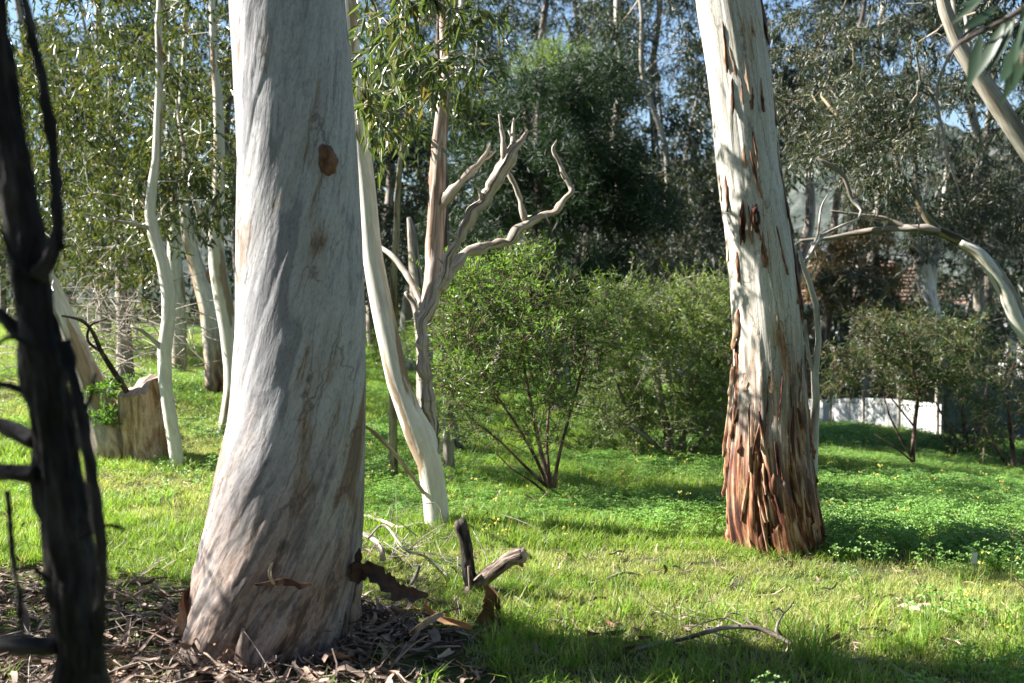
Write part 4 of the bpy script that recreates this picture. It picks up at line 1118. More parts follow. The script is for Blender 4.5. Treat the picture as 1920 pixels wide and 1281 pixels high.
stem([(313, 665, Y, 14), (300, 650, Y - .03, 11), (285, 635, Y - .05, 9), (265, 620, Y - .1, 7), (245, 612, Y - .1, 4)], "bark_pale_grey", lt, "branch", 8)
stem([(288, 430, Y, 9), (250, 420, Y - .1, 7), (200, 412, Y - .2, 5), (160, 400, Y - .2, 3)], "bark_pale_grey", lt, "branch", 7)
b = gnd(402, 737); Y = b[1]
rs = np.random.default_rng(83)
wtk = pxl([(404, 745, Y, 40), (402, 710, Y, 36), (397, 650, Y, 33), (391, 580, Y, 34), (380, 535, Y, 32), (366, 490, Y, 26), (352, 440, Y, 22), (345, 380, Y, 18), (335, 280, Y, 14), (345, 120, Y, 10), (350, -40, Y, 7)])
cl = np.vstack([rg(40, (150, 440), (120, 400), (Y - 1.5, Y + 1.8)), rg(24, (60, 330), (350, 520), (Y - 1, Y + 2)), rg(20, (180, 440), (-100, 130), (Y - 1, Y + 2))])
tree("eucalyptus_tree", "white trunk with a dark brown foot far left of the thick trunk", [sink(wtk), pxl([(383, 540, Y, 20), (405, 490, Y, 16), (396, 455, Y, 12), (400, 300, Y, 8)])], cl, "bark_white_brown", "leaf_left", .12, .028, 84, .42, seed=84, droop=.85, sides=14, step=.28, tip=.004, minz=2.2)
b = gnd(424, 812); Y = b[1]
rs = np.random.default_rng(85)
gt = pxl([(416, 822, Y, 26), (423, 790, Y, 24), (433, 740, Y, 27), (435, 690, Y, 30), (428, 620, Y, 33), (418, 560, Y, 34), (408, 500, Y, 32), (404, 440, Y, 27), (408, 370, Y, 24), (411, 280, Y, 20), (408, 180, Y, 18), (400, 60, Y, 14), (396, -120, Y, 10)])
cl = np.vstack([rg(16, (330, 520), (150, 380), (Y - .3, Y + 1.8)), rg(18, (300, 560), (-160, 130), (Y - .5, Y + 2))])
g_t = tree("eucalyptus_tree", "grey shaded trunk bowed out from behind the thick trunk's left edge", [sink(gt)], cl, "bark_white", "leaf_left", .105, .024, 77, .34, seed=86, droop=.85, sides=14, step=.25, tip=.004, minz=2.2)
stem([(410, 470, Y, 18), (385, 430, Y, 13), (372, 400, Y, 11), (360, 350, Y, 10), (340, 250, Y + .2, 8), (330, 180, Y + .3, 5)], "bark_pale_grey", g_t, "branch", 8)
Y = 15.5
rs = np.random.default_rng(87)
cl = np.vstack([rg(40, (120, 420), (60, 440), (Y - 1.5, Y + 2))])
tree("eucalyptus_tree", "pale trunk partly hidden behind the crooked sapling", [sink(pxl([(337, 720, Y, 26), (335, 660, Y, 30), (333, 560, Y, 30), (326, 470, Y, 26), (330, 380, Y, 20), (318, 240, Y, 14), (322, 60, Y, 8)]))], cl, "bark_white_brown", "leaf_left", .13, .03, 84, .45, seed=88, droop=.85, sides=12, step=.3, tip=.004, minz=2.2)
Y = 13.5
tree("dead_tree", "reddish brown trunk wrapped in dead twigs behind the stump", [sink(pxl([(236, 715, Y, 34), (234, 660, Y, 30), (230, 590, Y, 24), (225, 480, Y, 18), (215, 330, Y, 12), (205, 150, Y, 7)]))], rg(24, (90, 270), (120, 420), (Y - 1, Y + 1.5)), "bark_grey_brown", "leaf_left", .13, .03, 84, .42, seed=89, droop=.85, sides=12, step=.3, wob=.15, tip=.004, minz=2.0)

# stump cut on a slant, with the leaning trunk growing from the same foot
b = gnd(255, 868); Y = b[1]
stt = thing("cut_stump", b, "short sawn stump with a slanting top beside the crooked sapling", "stump")
cx = at(256, 868, Y)
def stump(name):
    R0, n = rpx(80, Y), 56
    th = np.linspace(0, 2 * pi, n, endpoint=False)
    ztop = at(256, 735, Y)[2]
    mb = MB(); V = []; B_ = []
    levels = np.linspace(-.15, 1.0, 16)
    for l in levels:
        for a in th:
            up = 0.085 * sm((cos(a) * .8 + sin(a) * .6 + .05) / .35) + 0.03 * cos(a)     # far right half stands higher, sawn on the slant
            zt = ztop + up + 0.03 * sin(a) + 0.02 * float(vnoise(np.array([cos(a) * 6, sin(a) * 6, 3.0]), 8))
            z = b[2] + l * (zt - b[2])
            r = R0 * (1.0 + 0.75 * max(0, .40 - l) ** 1.4 * (1 + .6 * sin(4 * a + 1))) * (1 + .06 * sin(5 * a + 2 * l) + .03 * sin(11 * a) + .09 * float(vnoise(np.array([cos(a) * 2, sin(a) * 2, l * 2]), 5)))
            V.append([cx[0] + cos(a) * r - .02 * l, cx[1] + R0 + sin(a) * r, z]); B_.append([cos(a) * R0, sin(a) * R0, z])
    m = len(levels)
    i = np.arange(m - 1)[:, None] * n; j = np.arange(n)[None]; k = (j + 1) % n
    mb.add(V, np.stack([i + j, i + k, i + n + k, i + n + j], -1).reshape(-1, 4), None, B_)
    o = mb.build("trunk", M["bark_stump"], stt)
    V = np.array(V)[-n:]
    mb = MB(); c = V.mean(0)
    inner = c + (V - c) * .5; inner[:, 2] = V[:, 2] * .6 + c[2] * .4
    j = np.arange(n); k = (j + 1) % n
    mb.add(np.vstack([V + [0, 0, .002], inner, [c]]), np.stack([j, k, n + k, n + j], -1), np.stack([n + j, n + k, np.full(n, 2 * n)], -1))
    mb.build("sawn_top", M["cut_wood"], stt, smooth=False)
stump("cut_stump")
Yl = Y + .15
rs = np.random.default_rng(91)
cl = rg(24, (-60, 130), (60, 420), (Yl - 1.5, Yl + .6))
ln = tree("eucalyptus_tree", "leaning pale trunk growing left from the foot of the stump", [sink(pxl([(215, 880, Yl, 92), (203, 830, Yl, 84), (186, 770, Yl, 66), (165, 710, Yl, 54), (140, 650, Yl, 46), (115, 590, Yl, 42), (85, 510, Yl, 36), (50, 400, Yl, 30), (20, 250, Yl, 24), (-10, 50, Yl, 16), (-20, -150, Yl, 8)]))],
     cl, "bark_white_brown", "leaf_left", .095, .022, 84, .33, seed=92, droop=.85, sides=18, step=.25, wob=.16, tip=.003, minz=1.6)
fm = MB(); foliage(fm, rg(9, (165, 225), (720, 800), (Yl - .35, Yl - .15)), .10, 60, .055, .02, .1, 5, up=.4)
fm.build("sprout", M["leaf_sprout"], ln, smooth=False, kind="stuff")
stem([(238, 735, Yl - .1, 10), (215, 700, Yl - .2, 11), (190, 660, Yl - .3, 9), (172, 620, Yl - .4, 7), (150, 600, Yl - .5, 6), (115, 592, Yl - .6, 4)], "bark_char", ln, "dead_branch", 7)
stem([(190, 660, Yl - .3, 6), (165, 640, Yl - .3, 6), (170, 610, Yl - .35, 5), (200, 598, Yl - .4, 3)], "bark_char", ln, "dead_branch", 6)

# brush heap of dead sticks
def brush(name, label, c, size, n, mat, seed, rr=(.004, .009), cat="branches", kind=None):
    rs = np.random.default_rng(seed)
    mb = MB()
    for _ in range(n):
        p = c + rs.normal(size=3) * size * [.5, .5, .28]
        p[2] = max(p[2], G(p[0], p[1]) + .02)
        d = nrm(rs.normal(size=3) * [1, 1, .12 if kind else .6]); L = rs.uniform(.4, 1.0) * min(size[0], 1.2) * (.35 if kind else 1)
        q = [p, p + d * L * .5 + rs.normal(size=3) * .08 * L, p + d * L + rs.normal(size=3) * .15 * L + [0, 0, -.05 * L]]
        r = rs.uniform(*rr)
        q = spline(np.column_stack([q, [r, r * .7, r * .3]]), L / 6)
        q[:, 2] = np.maximum(q[:, 2], G(q[:, 0], q[:, 1]) + .004)
        mb.tube(q[:, :3], q[:, 3], 4, cap=False, seed=int(rs.integers(50)))
    o = mb.build(name, M[mat])
    return tag(o, label, cat, kind=kind)
c = at(205, 640, 12.3)
brush("brush_heap", "tangle of grey dead twigs standing behind the stump", c, np.array([1.1, .9, 1.0]), 170, "wood_dead", 93)
c = at(150, 560, 11.2)
brush("brush_heap", "tangle of dead vine like twigs around the leaning trunk", c + [0, .5, 0], np.array([.8, .7, .8]), 70, "wood_dead", 94)

# ------------------------------------------------------------------ background eucalypts
BG = [  # px of the foot, depth, trunk px, lean, crown x-range px, y-range px, lobes, leaf, label
    (60, 19.0, 34, -.2, (-120, 240), (-60, 470), 11, "leaf_left", "eucalyptus with yellowish leaves behind the dark blurred trunk"),
    (195, 22.0, 26, .3, (60, 420), (-80, 500), 12, "leaf_far", "eucalyptus filling the gap between dark trunk and crooked sapling"),
    (470, 20.0, 30, .2, (330, 620), (-60, 420), 10, "leaf_far", "eucalyptus mostly hidden by the thick grey trunk"),
    (765, 19.5, 28, .3, (640, 880), (60, 560), 12, "leaf_far", "grey leaved eucalyptus seen between white stem and pinkish limb"),
    (700, 25.0, 22, -.3, (600, 900), (-60, 420), 12, "leaf_far", "tall eucalyptus far behind the white forked tree"),
    (930, 24.0, 26, .3, (800, 1080), (-100, 260), 12, "leaf_far_brown", "eucalyptus crown showing above the dark evergreen"),
    (1090, 27.0, 24, -.2, (980, 1230), (-100, 220), 11, "leaf_far", "eucalyptus standing right behind the evergreen's pale top"),
    (1196, 21.0, 30, .1, (1100, 1340), (-80, 330), 13, "leaf_far", "eucalyptus with a straight pale trunk right of the evergreen"),
    (1255, 23.5, 24, .2, (1160, 1380), (260, 560), 12, "leaf_far", "eucalyptus with low hanging leaves left of the shaggy trunk"),
    (1300, 19.5, 18, -.3, (1190, 1370), (330, 600), 9, "leaf_far_brown", "thin eucalyptus close behind the shaggy trunk's left side"),
    (1485, 21.0, 26, .2, (1400, 1640), (-80, 300), 12, "leaf_far", "dark crowned eucalyptus just right of the shaggy trunk top"),
    (1640, 27.0, 26, .3, (1500, 1800), (-60, 330), 11, "leaf_far", "tall eucalyptus behind the arching limb"),
    (1560, 24.5, 20, .2, (1520, 1700), (430, 560), 4, "leaf_rust", "rusty leaved tree in front of the brick house roof"),
    (1855, 25.0, 26, -.3, (1700, 1990), (20, 460), 17, "leaf_far_brown", "brownish eucalyptus at the right edge beyond the thick limb"),
    (1830, 29.0, 20, .2, (1700, 1980), (420, 600), 8, "leaf_far", "low eucalyptus beyond the arching limb toward the white house"),
]
for k, (px, Y, w, lean, cxr, cyr, nl, lf, lab) in enumerate(BG):
    rs = np.random.default_rng(200 + k)
    bx = (px - 960) / F * Y
    gz = float(G(bx, Y))
    top = at(px, -260, Y)[2]
    r0 = rpx(w, Y)
    n = 8
    tr = []
    kx = rs.normal(size=n + 1).cumsum() * .16
    for i in range(n + 1):
        t = i / n
        tr.append(np.array([bx + lean * t * 1.2 + kx[i] - kx[0], Y + rs.normal() * .08, gz - .15 + (top - gz) * t, r0 * (1 - .75 * t)]))
    cl = []
    right = px > 1400                                   # the right hand crowns are open: smaller, tighter masses with sky between
    for _ in range(nl + (5 if right else 3)):
        o = at(rs.uniform(*cxr), rs.uniform(*cyr), Y + rs.uniform(-1.8, 1.8))
        s = rs.uniform(.5, .9) if right else rs.uniform(.6, 1.1)
        cl.append(o + rs.normal(size=(8, 3)) * [s * .55, s * .6, s * .34])
    o = np.array([[at(rs.uniform(*cxr), rs.uniform(-260, -60), Y + rs.uniform(-1.5, 1.5))] for _ in range(14)]).reshape(-1, 3)
    cl = np.vstack(cl + [o])
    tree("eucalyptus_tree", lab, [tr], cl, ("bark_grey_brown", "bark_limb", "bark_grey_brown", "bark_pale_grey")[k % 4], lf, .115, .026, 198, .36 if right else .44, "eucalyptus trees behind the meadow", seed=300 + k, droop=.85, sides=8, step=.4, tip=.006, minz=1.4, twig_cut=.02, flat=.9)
# farther wood closing the view behind them: reads as one mass
rs = np.random.default_rng(400)
fm = MB(); C = []
for _ in range(330):
    px = rs.uniform(-200, 1480) if rs.random() < .86 else rs.uniform(1480, 2150)
    Y = rs.uniform(29, 42)
    py = rs.uniform(120, 620) if px < 1480 else rs.uniform(470, 640)
    C.append(at(px, py, Y))
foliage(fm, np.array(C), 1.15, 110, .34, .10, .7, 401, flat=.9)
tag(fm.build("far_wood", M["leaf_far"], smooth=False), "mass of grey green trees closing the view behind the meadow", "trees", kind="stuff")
fm = MB()
for _ in range(18):
    px = rs.uniform(-200, 2100); Y = rs.uniform(26, 36)
    x = (px - 960) / F * Y; z = float(G(x, Y)); r = rs.uniform(.06, .13)
    q = spline(np.array([[x, Y, z - .2, r], [x + rs.normal() * .3, Y, z + 3, r * .8], [x + rs.normal() * .6, Y, z + 6, r * .6], [x + rs.normal() * .9, Y, z + 10, r * .3]]), .6)
    fm.tube(q[:, :3], q[:, 3], 6, cap=False, seed=int(rs.integers(50)))
tag(fm.build("far_trunks", M["bark_grey_brown"]), "thin grey trunks of the far wood", "trees", kind="stuff")

# trees standing left of the picture whose leaves dapple the trunks and grass
for k, (x, y, h, L_, lab) in enumerate((
    (-5.0, 4.3, 3.6, [((-4.7, 5.4, 2.5), (.4, .7, .4), 9), ((-4.3, 3.1, 3.6), (.4, .4, .8), 6), ((-3.05, 5.27, 3.55), (.02, .05, .03), 0), ], "young leafy eucalyptus just outside the left edge beside the litter"),)):
    rs = np.random.default_rng(500 + k)
    gz = float(G(x, y))
    tr = [np.array([x, y, gz - .1, .09]), np.array([x + .1, y, gz + h * .35, .07]), np.array([x - .1, y + .1, gz + h * .7, .05]), np.array([x, y, gz + h, .02])]
    tree("eucalyptus_tree", lab, [tr], np.vstack([lobes(rs, nl, 8, np.array(c), np.array(ext), .7) for c, ext, nl in L_ if nl] + [np.array([(-3.0, 5.26, 3.5), (-3.15, 5.2, 3.75), (-3.0, 5.35, 4.35), (-3.2, 5.3, 2.45), (-2.95, 5.25, 3.1), (-3.05, 5.3, 2.8), (-3.0, 5.2, 3.98)])]), "bark_pale_grey", "leaf_left", .11, .025, 88, .34, seed=510 + k, droop=.8, sides=10, step=.25, tip=.004, minz=1.2)
# the grove goes on behind the photographer
for k, (x, y, lab) in enumerate(((-7.5, -2.5, "broad eucalyptus of the grove behind the photographer, leftmost"), (-2.5, -4.5, "broad eucalyptus of the grove behind the photographer, left of centre"), (3.0, -4.0, "broad eucalyptus of the grove behind the photographer, right of centre"),
                                 (8.0, -2.0, "broad eucalyptus of the grove behind the photographer, rightmost"), (11.0, 4.0, "broad eucalyptus outside the right edge of the meadow"))):
    rs = np.random.default_rng(530 + k)
    gz = float(G(x, y)); h = 10.0
    tr = [np.array([x, y, gz - .1, .2]), np.array([x + .2, y, gz + 3, .16]), np.array([x - .1, y + .1, gz + 6, .11]), np.array([x, y, gz + h, .03])]
    tree("eucalyptus_tree", lab, [tr], lobes(rs, 30, 7, np.array([x, y, 5.0]), np.array([2.9, 1.4, 4.0]), 1.2), "bark_pale_grey", "leaf_far", .24, .075, 66, .7, "eucalyptus trees of the grove outside the picture", seed=540 + k, droop=.8, sides=10, step=.5, tip=.006, minz=1.5, twig_cut=.02)
#@@NEAR
# ------------------------------------------------------------------ nearest: dark trunk at the left edge, leafy branch at the top right
Y = 2.1
dt = thing("dark_tree", (at(150, 1330, Y)[0], Y, 0.0), "dark rough barked tree close at the left edge with broken side stubs", "tree")
def dstem(rows, name, parent, sides=20, wob=.16, seed=1, step=.012):
    q = spline(pxl(rows), step)
    mb = MB(); mb.tube(q[:, :3], q[:, 3], sides, wob=wob, seed=seed, disp=lambda T_, L_, b_: .0045 * fbm(np.stack([np.cos(T_) * 5 + seed, np.sin(T_) * 5, L_ * 26], -1), 4, seed + 9))
    return mb.build(name, M["bark_dark"], parent)
tb = dstem([(185, 1560, Y, 102), (160, 1330, Y, 92), (150, 1200, Y, 87), (136, 1100, Y, 83), (122, 1000, Y, 84), (108, 900, Y, 83), (96, 800, Y, 80), (82, 700, Y, 79), (66, 600, Y, 76), (52, 500, Y, 71), (36, 400, Y, 63), (18, 280, Y, 54),
            (2, 150, Y, 48), (-12, 0, Y, 41), (-30, -200, Y, 34), (-60, -500, Y, 20)], "trunk", dt, 72, .26, 2)
dstem([(70, 520, Y - .03, 35), (92, 485, Y - .03, 27), (108, 440, Y - .02, 22), (109, 390, Y - .02, 19), (103, 320, Y, 18), (94, 240, Y, 18), (80, 160, Y, 16), (66, 90, Y, 14), (48, 10, Y, 12), (35, -100, Y, 8)], "branch", dt, 14, .2, 3)
dstem([(120, 640, Y - .03, 24), (140, 720, Y - .05, 22), (158, 810, Y - .06, 24), (176, 920, Y - .07, 24), (188, 1010, Y - .07, 22), (192, 1090, Y - .06, 21), (185, 1170, Y - .05, 19), (180, 1260, Y - .04, 24)], "branch", dt, 12, .2, 4)
for r in ([(70, 890, Y - .02, 37), (30, 888, Y - .02, 29), (-20, 882, Y, 27), (-60, 880, Y, 16)], [(110, 1212, Y - .02, 37), (50, 1212, Y - .02, 34), (-30, 1205, Y, 30)], [(70, 830, Y, 35), (20, 805, Y + .02, 29), (-30, 780, Y + .04, 21)],
          [(50, 640, Y, 27), (10, 600, Y, 21), (-30, 560, Y, 16)], [(60, 740, Y, 13), (20, 725, Y, 9), (-20, 715, Y, 7)]):
    dstem(r, "branch_stub", dt, 12, .2, 7)
dstem([(15, 920, Y - .1, 10), (20, 1000, Y - .12, 10), (32, 1090, Y - .13, 8), (45, 1200, Y - .12, 6)], "twig", dt, 7, .15, 9)
for r in ([(120, 470, Y - .03, 9), (112, 430, Y - .03, 8)], [(60, 650, Y - .05, 12), (25, 630, Y - .08, 9), (-15, 650, Y - .1, 6)], [(150, 1010, Y - .05, 9), (205, 985, Y - .04, 6), (235, 995, Y - .02, 3)], [(95, 1090, Y - .05, 10), (55, 1060, Y - .1, 7), (20, 1075, Y - .12, 4)],
          [(60, 520, Y - .04, 10), (25, 480, Y - .05, 7), (0, 430, Y - .05, 4)], [(150, 790, Y - .05, 8), (170, 750, Y - .05, 6), (178, 700, Y - .04, 3)]):
    dstem(r, "twig", dt, 8, .15, 11)

Y = 2.6
nb = thing("eucalyptus_branch", at(1990, -30, Y), "leafy eucalyptus branch hanging into the top right corner", "branch")
stem([(1995, -20, Y, 20), (1930, 10, Y, 14), (1880, 40, Y, 10), (1840, 60, Y, 8), (1800, 80, Y, 7), (1780, 100, Y, 6)], "bark_grey_brown", nb, "stem", 8, .08, 3, .02)
stem([(1930, 10, Y, 8), (1925, 60, Y - .05, 5), (1915, 120, Y - .08, 3)], "stem_red", nb, "stem", 6, .05, 4, .02)
stem([(1995, -20, Y, 8), (1900, -25, Y + .1, 5), (1830, -30, Y + .1, 3)], "stem_red", nb, "stem", 6, .05, 5, .02)
rs = np.random.default_rng(61)
mb = MB(); mb.leaves(np.zeros((1, 3)), np.array([[0, 0, -1.0]]), 1.0, .2, kind=2, curve=.12, rs=np.random.default_rng(8), fold=.1)
near_leaf = mb.mesh("leaf", M["leaf_near"], smooth=True)
def put_leaf(a, b_, Ya, Yb):
    p, q = at(a[0], a[1], Ya), at(b_[0], b_[1], Yb)
    d = Vector((q - p).tolist())
    o = bpy.data.objects.new("leaf", near_leaf); COL.objects.link(o); o.parent = nb
    o.location = (p - np.array(nb.location)).tolist()
    qd = Vector((0, 0, -1)).rotation_difference(d.normalized())
    from mathutils import Quaternion
    o.rotation_euler = (qd @ Quaternion((0, 0, 1), rs.uniform(-.6, .6))).to_euler()
    s = d.length; o.scale = (s * .95, s * .95, s)
for a, b_ in (((1850, -15), (1786, 42)), ((1872, 10), (1800, 56)), ((1880, 35), (1808, 75)), ((1885, 40), (1822, 150)), ((1905, 30), (1850, 135)), ((1920, 60), (1878, 150)), ((1925, 70), (1900, 165)), ((1915, 100), (1935, 190)), ((1910, 90), (1880, 190)),
              ((1940, 20), (1990, 120)), ((1895, 30), (1865, 110)), ((1860, -20), (1800, 10)), ((1930, 15), (1905, 110)), ((1840, 60), (1815, 165)), ((1915, 5), (1935, 95))):
    put_leaf(a, b_, Y + rs.uniform(-.05, .05), Y + rs.uniform(-.12, .1))
Y = 4.2
hb = thing("hanging_bark", at(1800, -60, Y), "long grey bark ribbon hanging in front of the right hand trees", "bark")
stem([(1905, -40, Y, 3.0), (1850, 30, Y, 5.4), (1800, 75, Y, 6.0), (1770, 125, Y, 6.0), (1757, 165, Y, 6.0), (1758, 200, Y, 5.4), (1768, 245, Y, 4.2), (1780, 300, Y, 3.6), (1796, 350, Y, 3.0), (1803, 400, Y, 1.8)], "bark_grey_brown", hb, "ribbon", 6, .2, 3)
stem([(1764, 225, Y, 2.4), (1750, 280, Y, 2.4), (1742, 340, Y, 2.4), (1728, 390, Y, 3.0), (1722, 440, Y, 2.4), (1730, 500, Y, 1.8)], "bark_grey_brown", hb, "ribbon", 5, .2, 5)

# ------------------------------------------------------------------ things on the ground
def onto(px, py, h=0.0):
    p = gnd(px, py); p[2] += h; return p
def ground_stem(rows, mat, name, parent=None, sides=10, wob=.15, seed=2, step=.02):
    """rows px, py, height above the ground there, width px"""
    R = []
    for a, b_, h, w in rows:
        d = ray(a, b_); p = gnd(a, b_)
        # lift straight up by h while keeping the photo position
        t = (p[1]) / d[1]
        for _ in range(30):
            P = EYE + d * t
            e = P[2] - (float(G(P[0], P[1])) + h)
            t += e / max(.05, -d[2]) * .7 if d[2] < -.02 else 0
        P = EYE + d * t
        R.append([*P, rpx(w, P[1])])
    q = spline(R, step)
    mb = MB(); mb.tube(q[:, :3], np.maximum(q[:, 3], .001), sides, wob=wob, seed=seed)
    return mb.build(name, M[mat], parent)

fb = gnd(884, 1118); Yk = fb[1]
fk = thing("forked_branch", fb, "charred forked branch standing in the grass between the two trunks", "branch")
stem([(890, 1130, Yk, 34), (886, 1100, Yk, 30), (878, 1070, Yk, 25), (874, 1030, Yk, 23), (870, 1005, Yk, 23), (866, 988, Yk, 25), (863, 978, Yk, 22), (861, 974, Yk, 12)], "bark_char", fk, "upright_limb", 16, .2, 3, .012)
lg = stem([(884, 1112, Yk, 34), (896, 1096, Yk - .02, 30), (915, 1078, Yk - .05, 27), (938, 1060, Yk - .08, 28), (958, 1047, Yk - .10, 30), (982, 1040, Yk - .12, 31)], "bark_log", fk, "limb", 18, .14, 5, .012)
e0, e1 = at(978, 1041, Yk - .118), at(984, 1039.4, Yk - .123)
mb = MB(); mb.tube([e0, (e0 + e1) / 2, e1], [rpx(25, Yk)] * 3, 14, wob=.1, seed=3); mb.build("cut_end", M["cut_wood"], lg)
stem([(972, 1050, Yk - .11, 13), (977, 1058, Yk - .12, 10), (980, 1063, Yk - .12, 5)], "bark_slab", lg, "stub", 7)
stem([(886, 1110, Yk - .03, 12), (882, 1085, Yk - .06, 10), (880, 1062, Yk - .06, 8)], "bark_log", fk, "stub", 8)
# curved dark bark hanging off the thick trunk
def ribbon(rows, name, mat, parent=None, width=.05, curl=.5, seed=1, jag=.35, step=.015, nu=6, plane=(0, -1, 0)):
    """strip of bark: curved across, uneven edges, real thickness"""
    rs_ = np.random.default_rng(seed)
    q = spline(rows, step); P = q[:, :3]; Wd = q[:, 3]
    T = nrm(np.gradient(P, axis=0)); S = nrm(np.cross(T, np.array(plane, float))); N = np.cross(S, T)
    V = []
    for off in (0, 1):
        for i in range(len(P)):
            for k in range(nu + 1):
                s = k / nu - .5
                e = 1 + jag * float(vnoise(np.array([i * 1.3, 9.0 * (s > 0), seed]), seed)) * (abs(s) > .3)
                a = s * 2 * curl * pi / 2
                w = Wd[i] * e
                V.append(P[i] + S[i] * w * math.sin(a) / max(curl, .2) + N[i] * (w * (1 - math.cos(a)) / max(curl, .2) - off * .004))
    n, m = len(P), nu + 1
    i = np.arange(n - 1)[:, None] * m + np.arange(nu)[None]
    f = np.stack([i, i + 1, i + m + 1, i + m], -1).reshape(-1, 4)
    o = n * m
    side = []
    for j in range(n - 1):
        side += [[j * m, (j + 1) * m, (j + 1) * m + o, j * m + o], [j * m + nu, j * m + nu + o, (j + 1) * m + nu + o, (j + 1) * m + nu]]
    mb = MB(); mb.add(V, np.vstack([f, f[:, ::-1] + o, side]))
    return mb.build(name, M[mat], parent)
Yc = YB - .12
rws = pxl([(664, 1092, Yc, 26), (672, 1076, Yc, 34), (690, 1068, Yc - .02, 36), (710, 1075, Yc - .05, 36), (730, 1094, Yc - .08, 36), (752, 1108, Yc - .1, 32), (778, 1113, Yc - .12, 26), (802, 1116, Yc - .14, 8)])
for r in rws: r[3] *= 0.72
o = ribbon(rws, "bark_curl", "bark_curl_dark", seed=5, curl=.8, jag=.55)
tag(o, "dark jagged curl of bark arching from the thick trunk's right foot", "bark")
rws = pxl([(668, 1085, Yc, 20), (669, 1060, Yc, 20), (672, 1040, Yc, 12), (674, 1028, Yc, 3)])
tag(ribbon(rws, "bark_curl", "bark_curl_dark", seed=6, curl=.9, jag=.6), "upright dark bark splinter beside the thick trunk's right foot", "bark")
p = gnd(918, 1176)
rws = pxl([(912, 1182, p[1], 34), (918, 1150, p[1], 34), (922, 1120, p[1] - .02, 26), (914, 1098, p[1] - .02, 6)])
tag(ribbon(rws, "bark_slab", "bark_slab", seed=8, curl=.9, jag=.3), "orange brown curved bark slab standing below the charred fork", "bark")
rws = pxl([(898, 1172, p[1] - .05, 16), (908, 1162, p[1] - .06, 22), (930, 1168, p[1] - .06, 24), (940, 1176, p[1] - .05, 12)])
tag(ribbon(rws, "bark_slab", "bark_slab", seed=9, curl=.7, jag=.3), "flat brown bark piece at the foot of the standing slab", "bark")
rws = pxl([(797, 1132, Yc - .3, 8), (806, 1146, Yc - .3, 9), (830, 1160, Yc - .32, 11), (860, 1168, Yc - .34, 10), (884, 1176, Yc - .34, 8)])
tag(ribbon(rws, "bark_curl", "bark_slab", seed=10, curl=.8, jag=.3), "brown bark curl lying between thick trunk and standing slab", "bark")
rws = pxl([(768, 1190, Yc - .45, 7), (795, 1170, Yc - .45, 10), (815, 1157, Yc - .42, 10), (830, 1150, Yc - .4, 6)])
tag(ribbon(rws, "bark_curl", "flake_grey", seed=11, curl=.8, jag=.3), "grey blue bark strip with a pale broken end on the litter", "bark")
# bark lying against the thick trunk
rws = pxl([(511, 1055, YB - .37, 2), (506, 1068, YB - .38, 4), (506, 1080, YB - .39, 5), (511, 1092, YB - .385, 4), (519, 1100, YB - .37, 2)])
tag(ribbon(rws, "bark_curl", "straw", seed=12, curl=.5, jag=.1), "thin pale crescent of bark on the face of the thick trunk", "bark")
rws = pxl([(478, 1098, YB - .36, 4), (505, 1093, YB - .37, 6), (535, 1091, YB - .38, 11), (562, 1097, YB - .375, 10), (584, 1096, YB - .355, 3)])
tag(ribbon(rws, "bark_curl", "flake_dark", seed=13, curl=.7, jag=.5), "brown shred of bark stuck across the thick trunk's foot", "bark")
rws = pxl([(352, 1195, YB - .16, 20), (350, 1160, YB - .14, 28), (356, 1125, YB - .12, 26), (366, 1105, YB - .08, 14)])
tag(ribbon(rws, "bark_slab", "flake", seed=14, curl=.9, jag=.2), "upright brown bark slab leaning on the thick trunk's left foot", "bark")

# fallen twiggy branch in the near grass and loose sticks
tb = thing("fallen_branch", gnd(1330, 1195), "fallen bare branch with upturned twigs in the near grass", "branch")
ground_stem([(1195, 1218, .02, 7), (1240, 1208, .03, 8), (1290, 1196, .05, 8), (1330, 1184, .07, 9), (1370, 1176, .08, 9), (1420, 1178, .08, 9), (1455, 1192, .06, 10), (1490, 1212, .03, 6), (1500, 1222, .01, 4)], "bark_grey_brown", "limb", tb)
for r in ([(1455, 1192, .06, 8), (1458, 1170, .10, 8), (1470, 1150, .14, 6), (1482, 1138, .17, 5), (1490, 1124, .2, 3)], [(1470, 1150, .14, 5), (1460, 1140, .16, 5), (1448, 1146, .15, 4)], [(1400, 1176, .08, 5), (1360, 1160, .1, 4), (1320, 1168, .1, 3), (1290, 1180, .06, 2)],
          [(1330, 1184, .07, 5), (1380, 1200, .04, 4), (1390, 1212, .02, 3)], [(1420, 1178, .08, 5), (1380, 1150, .13, 4), (1350, 1165, .12, 3)], [(1458, 1180, .08, 7), (1468, 1195, .03, 8), (1472, 1206, .02, 6)], [(1290, 1196, .05, 4), (1340, 1210, .02, 3), (1400, 1200, .03, 2)]):
    ground_stem([(a_, b_, h_, w_ * .75) for a_, b_, h_, w_ in r], "bark_grey_brown", "twig", tb, 6)
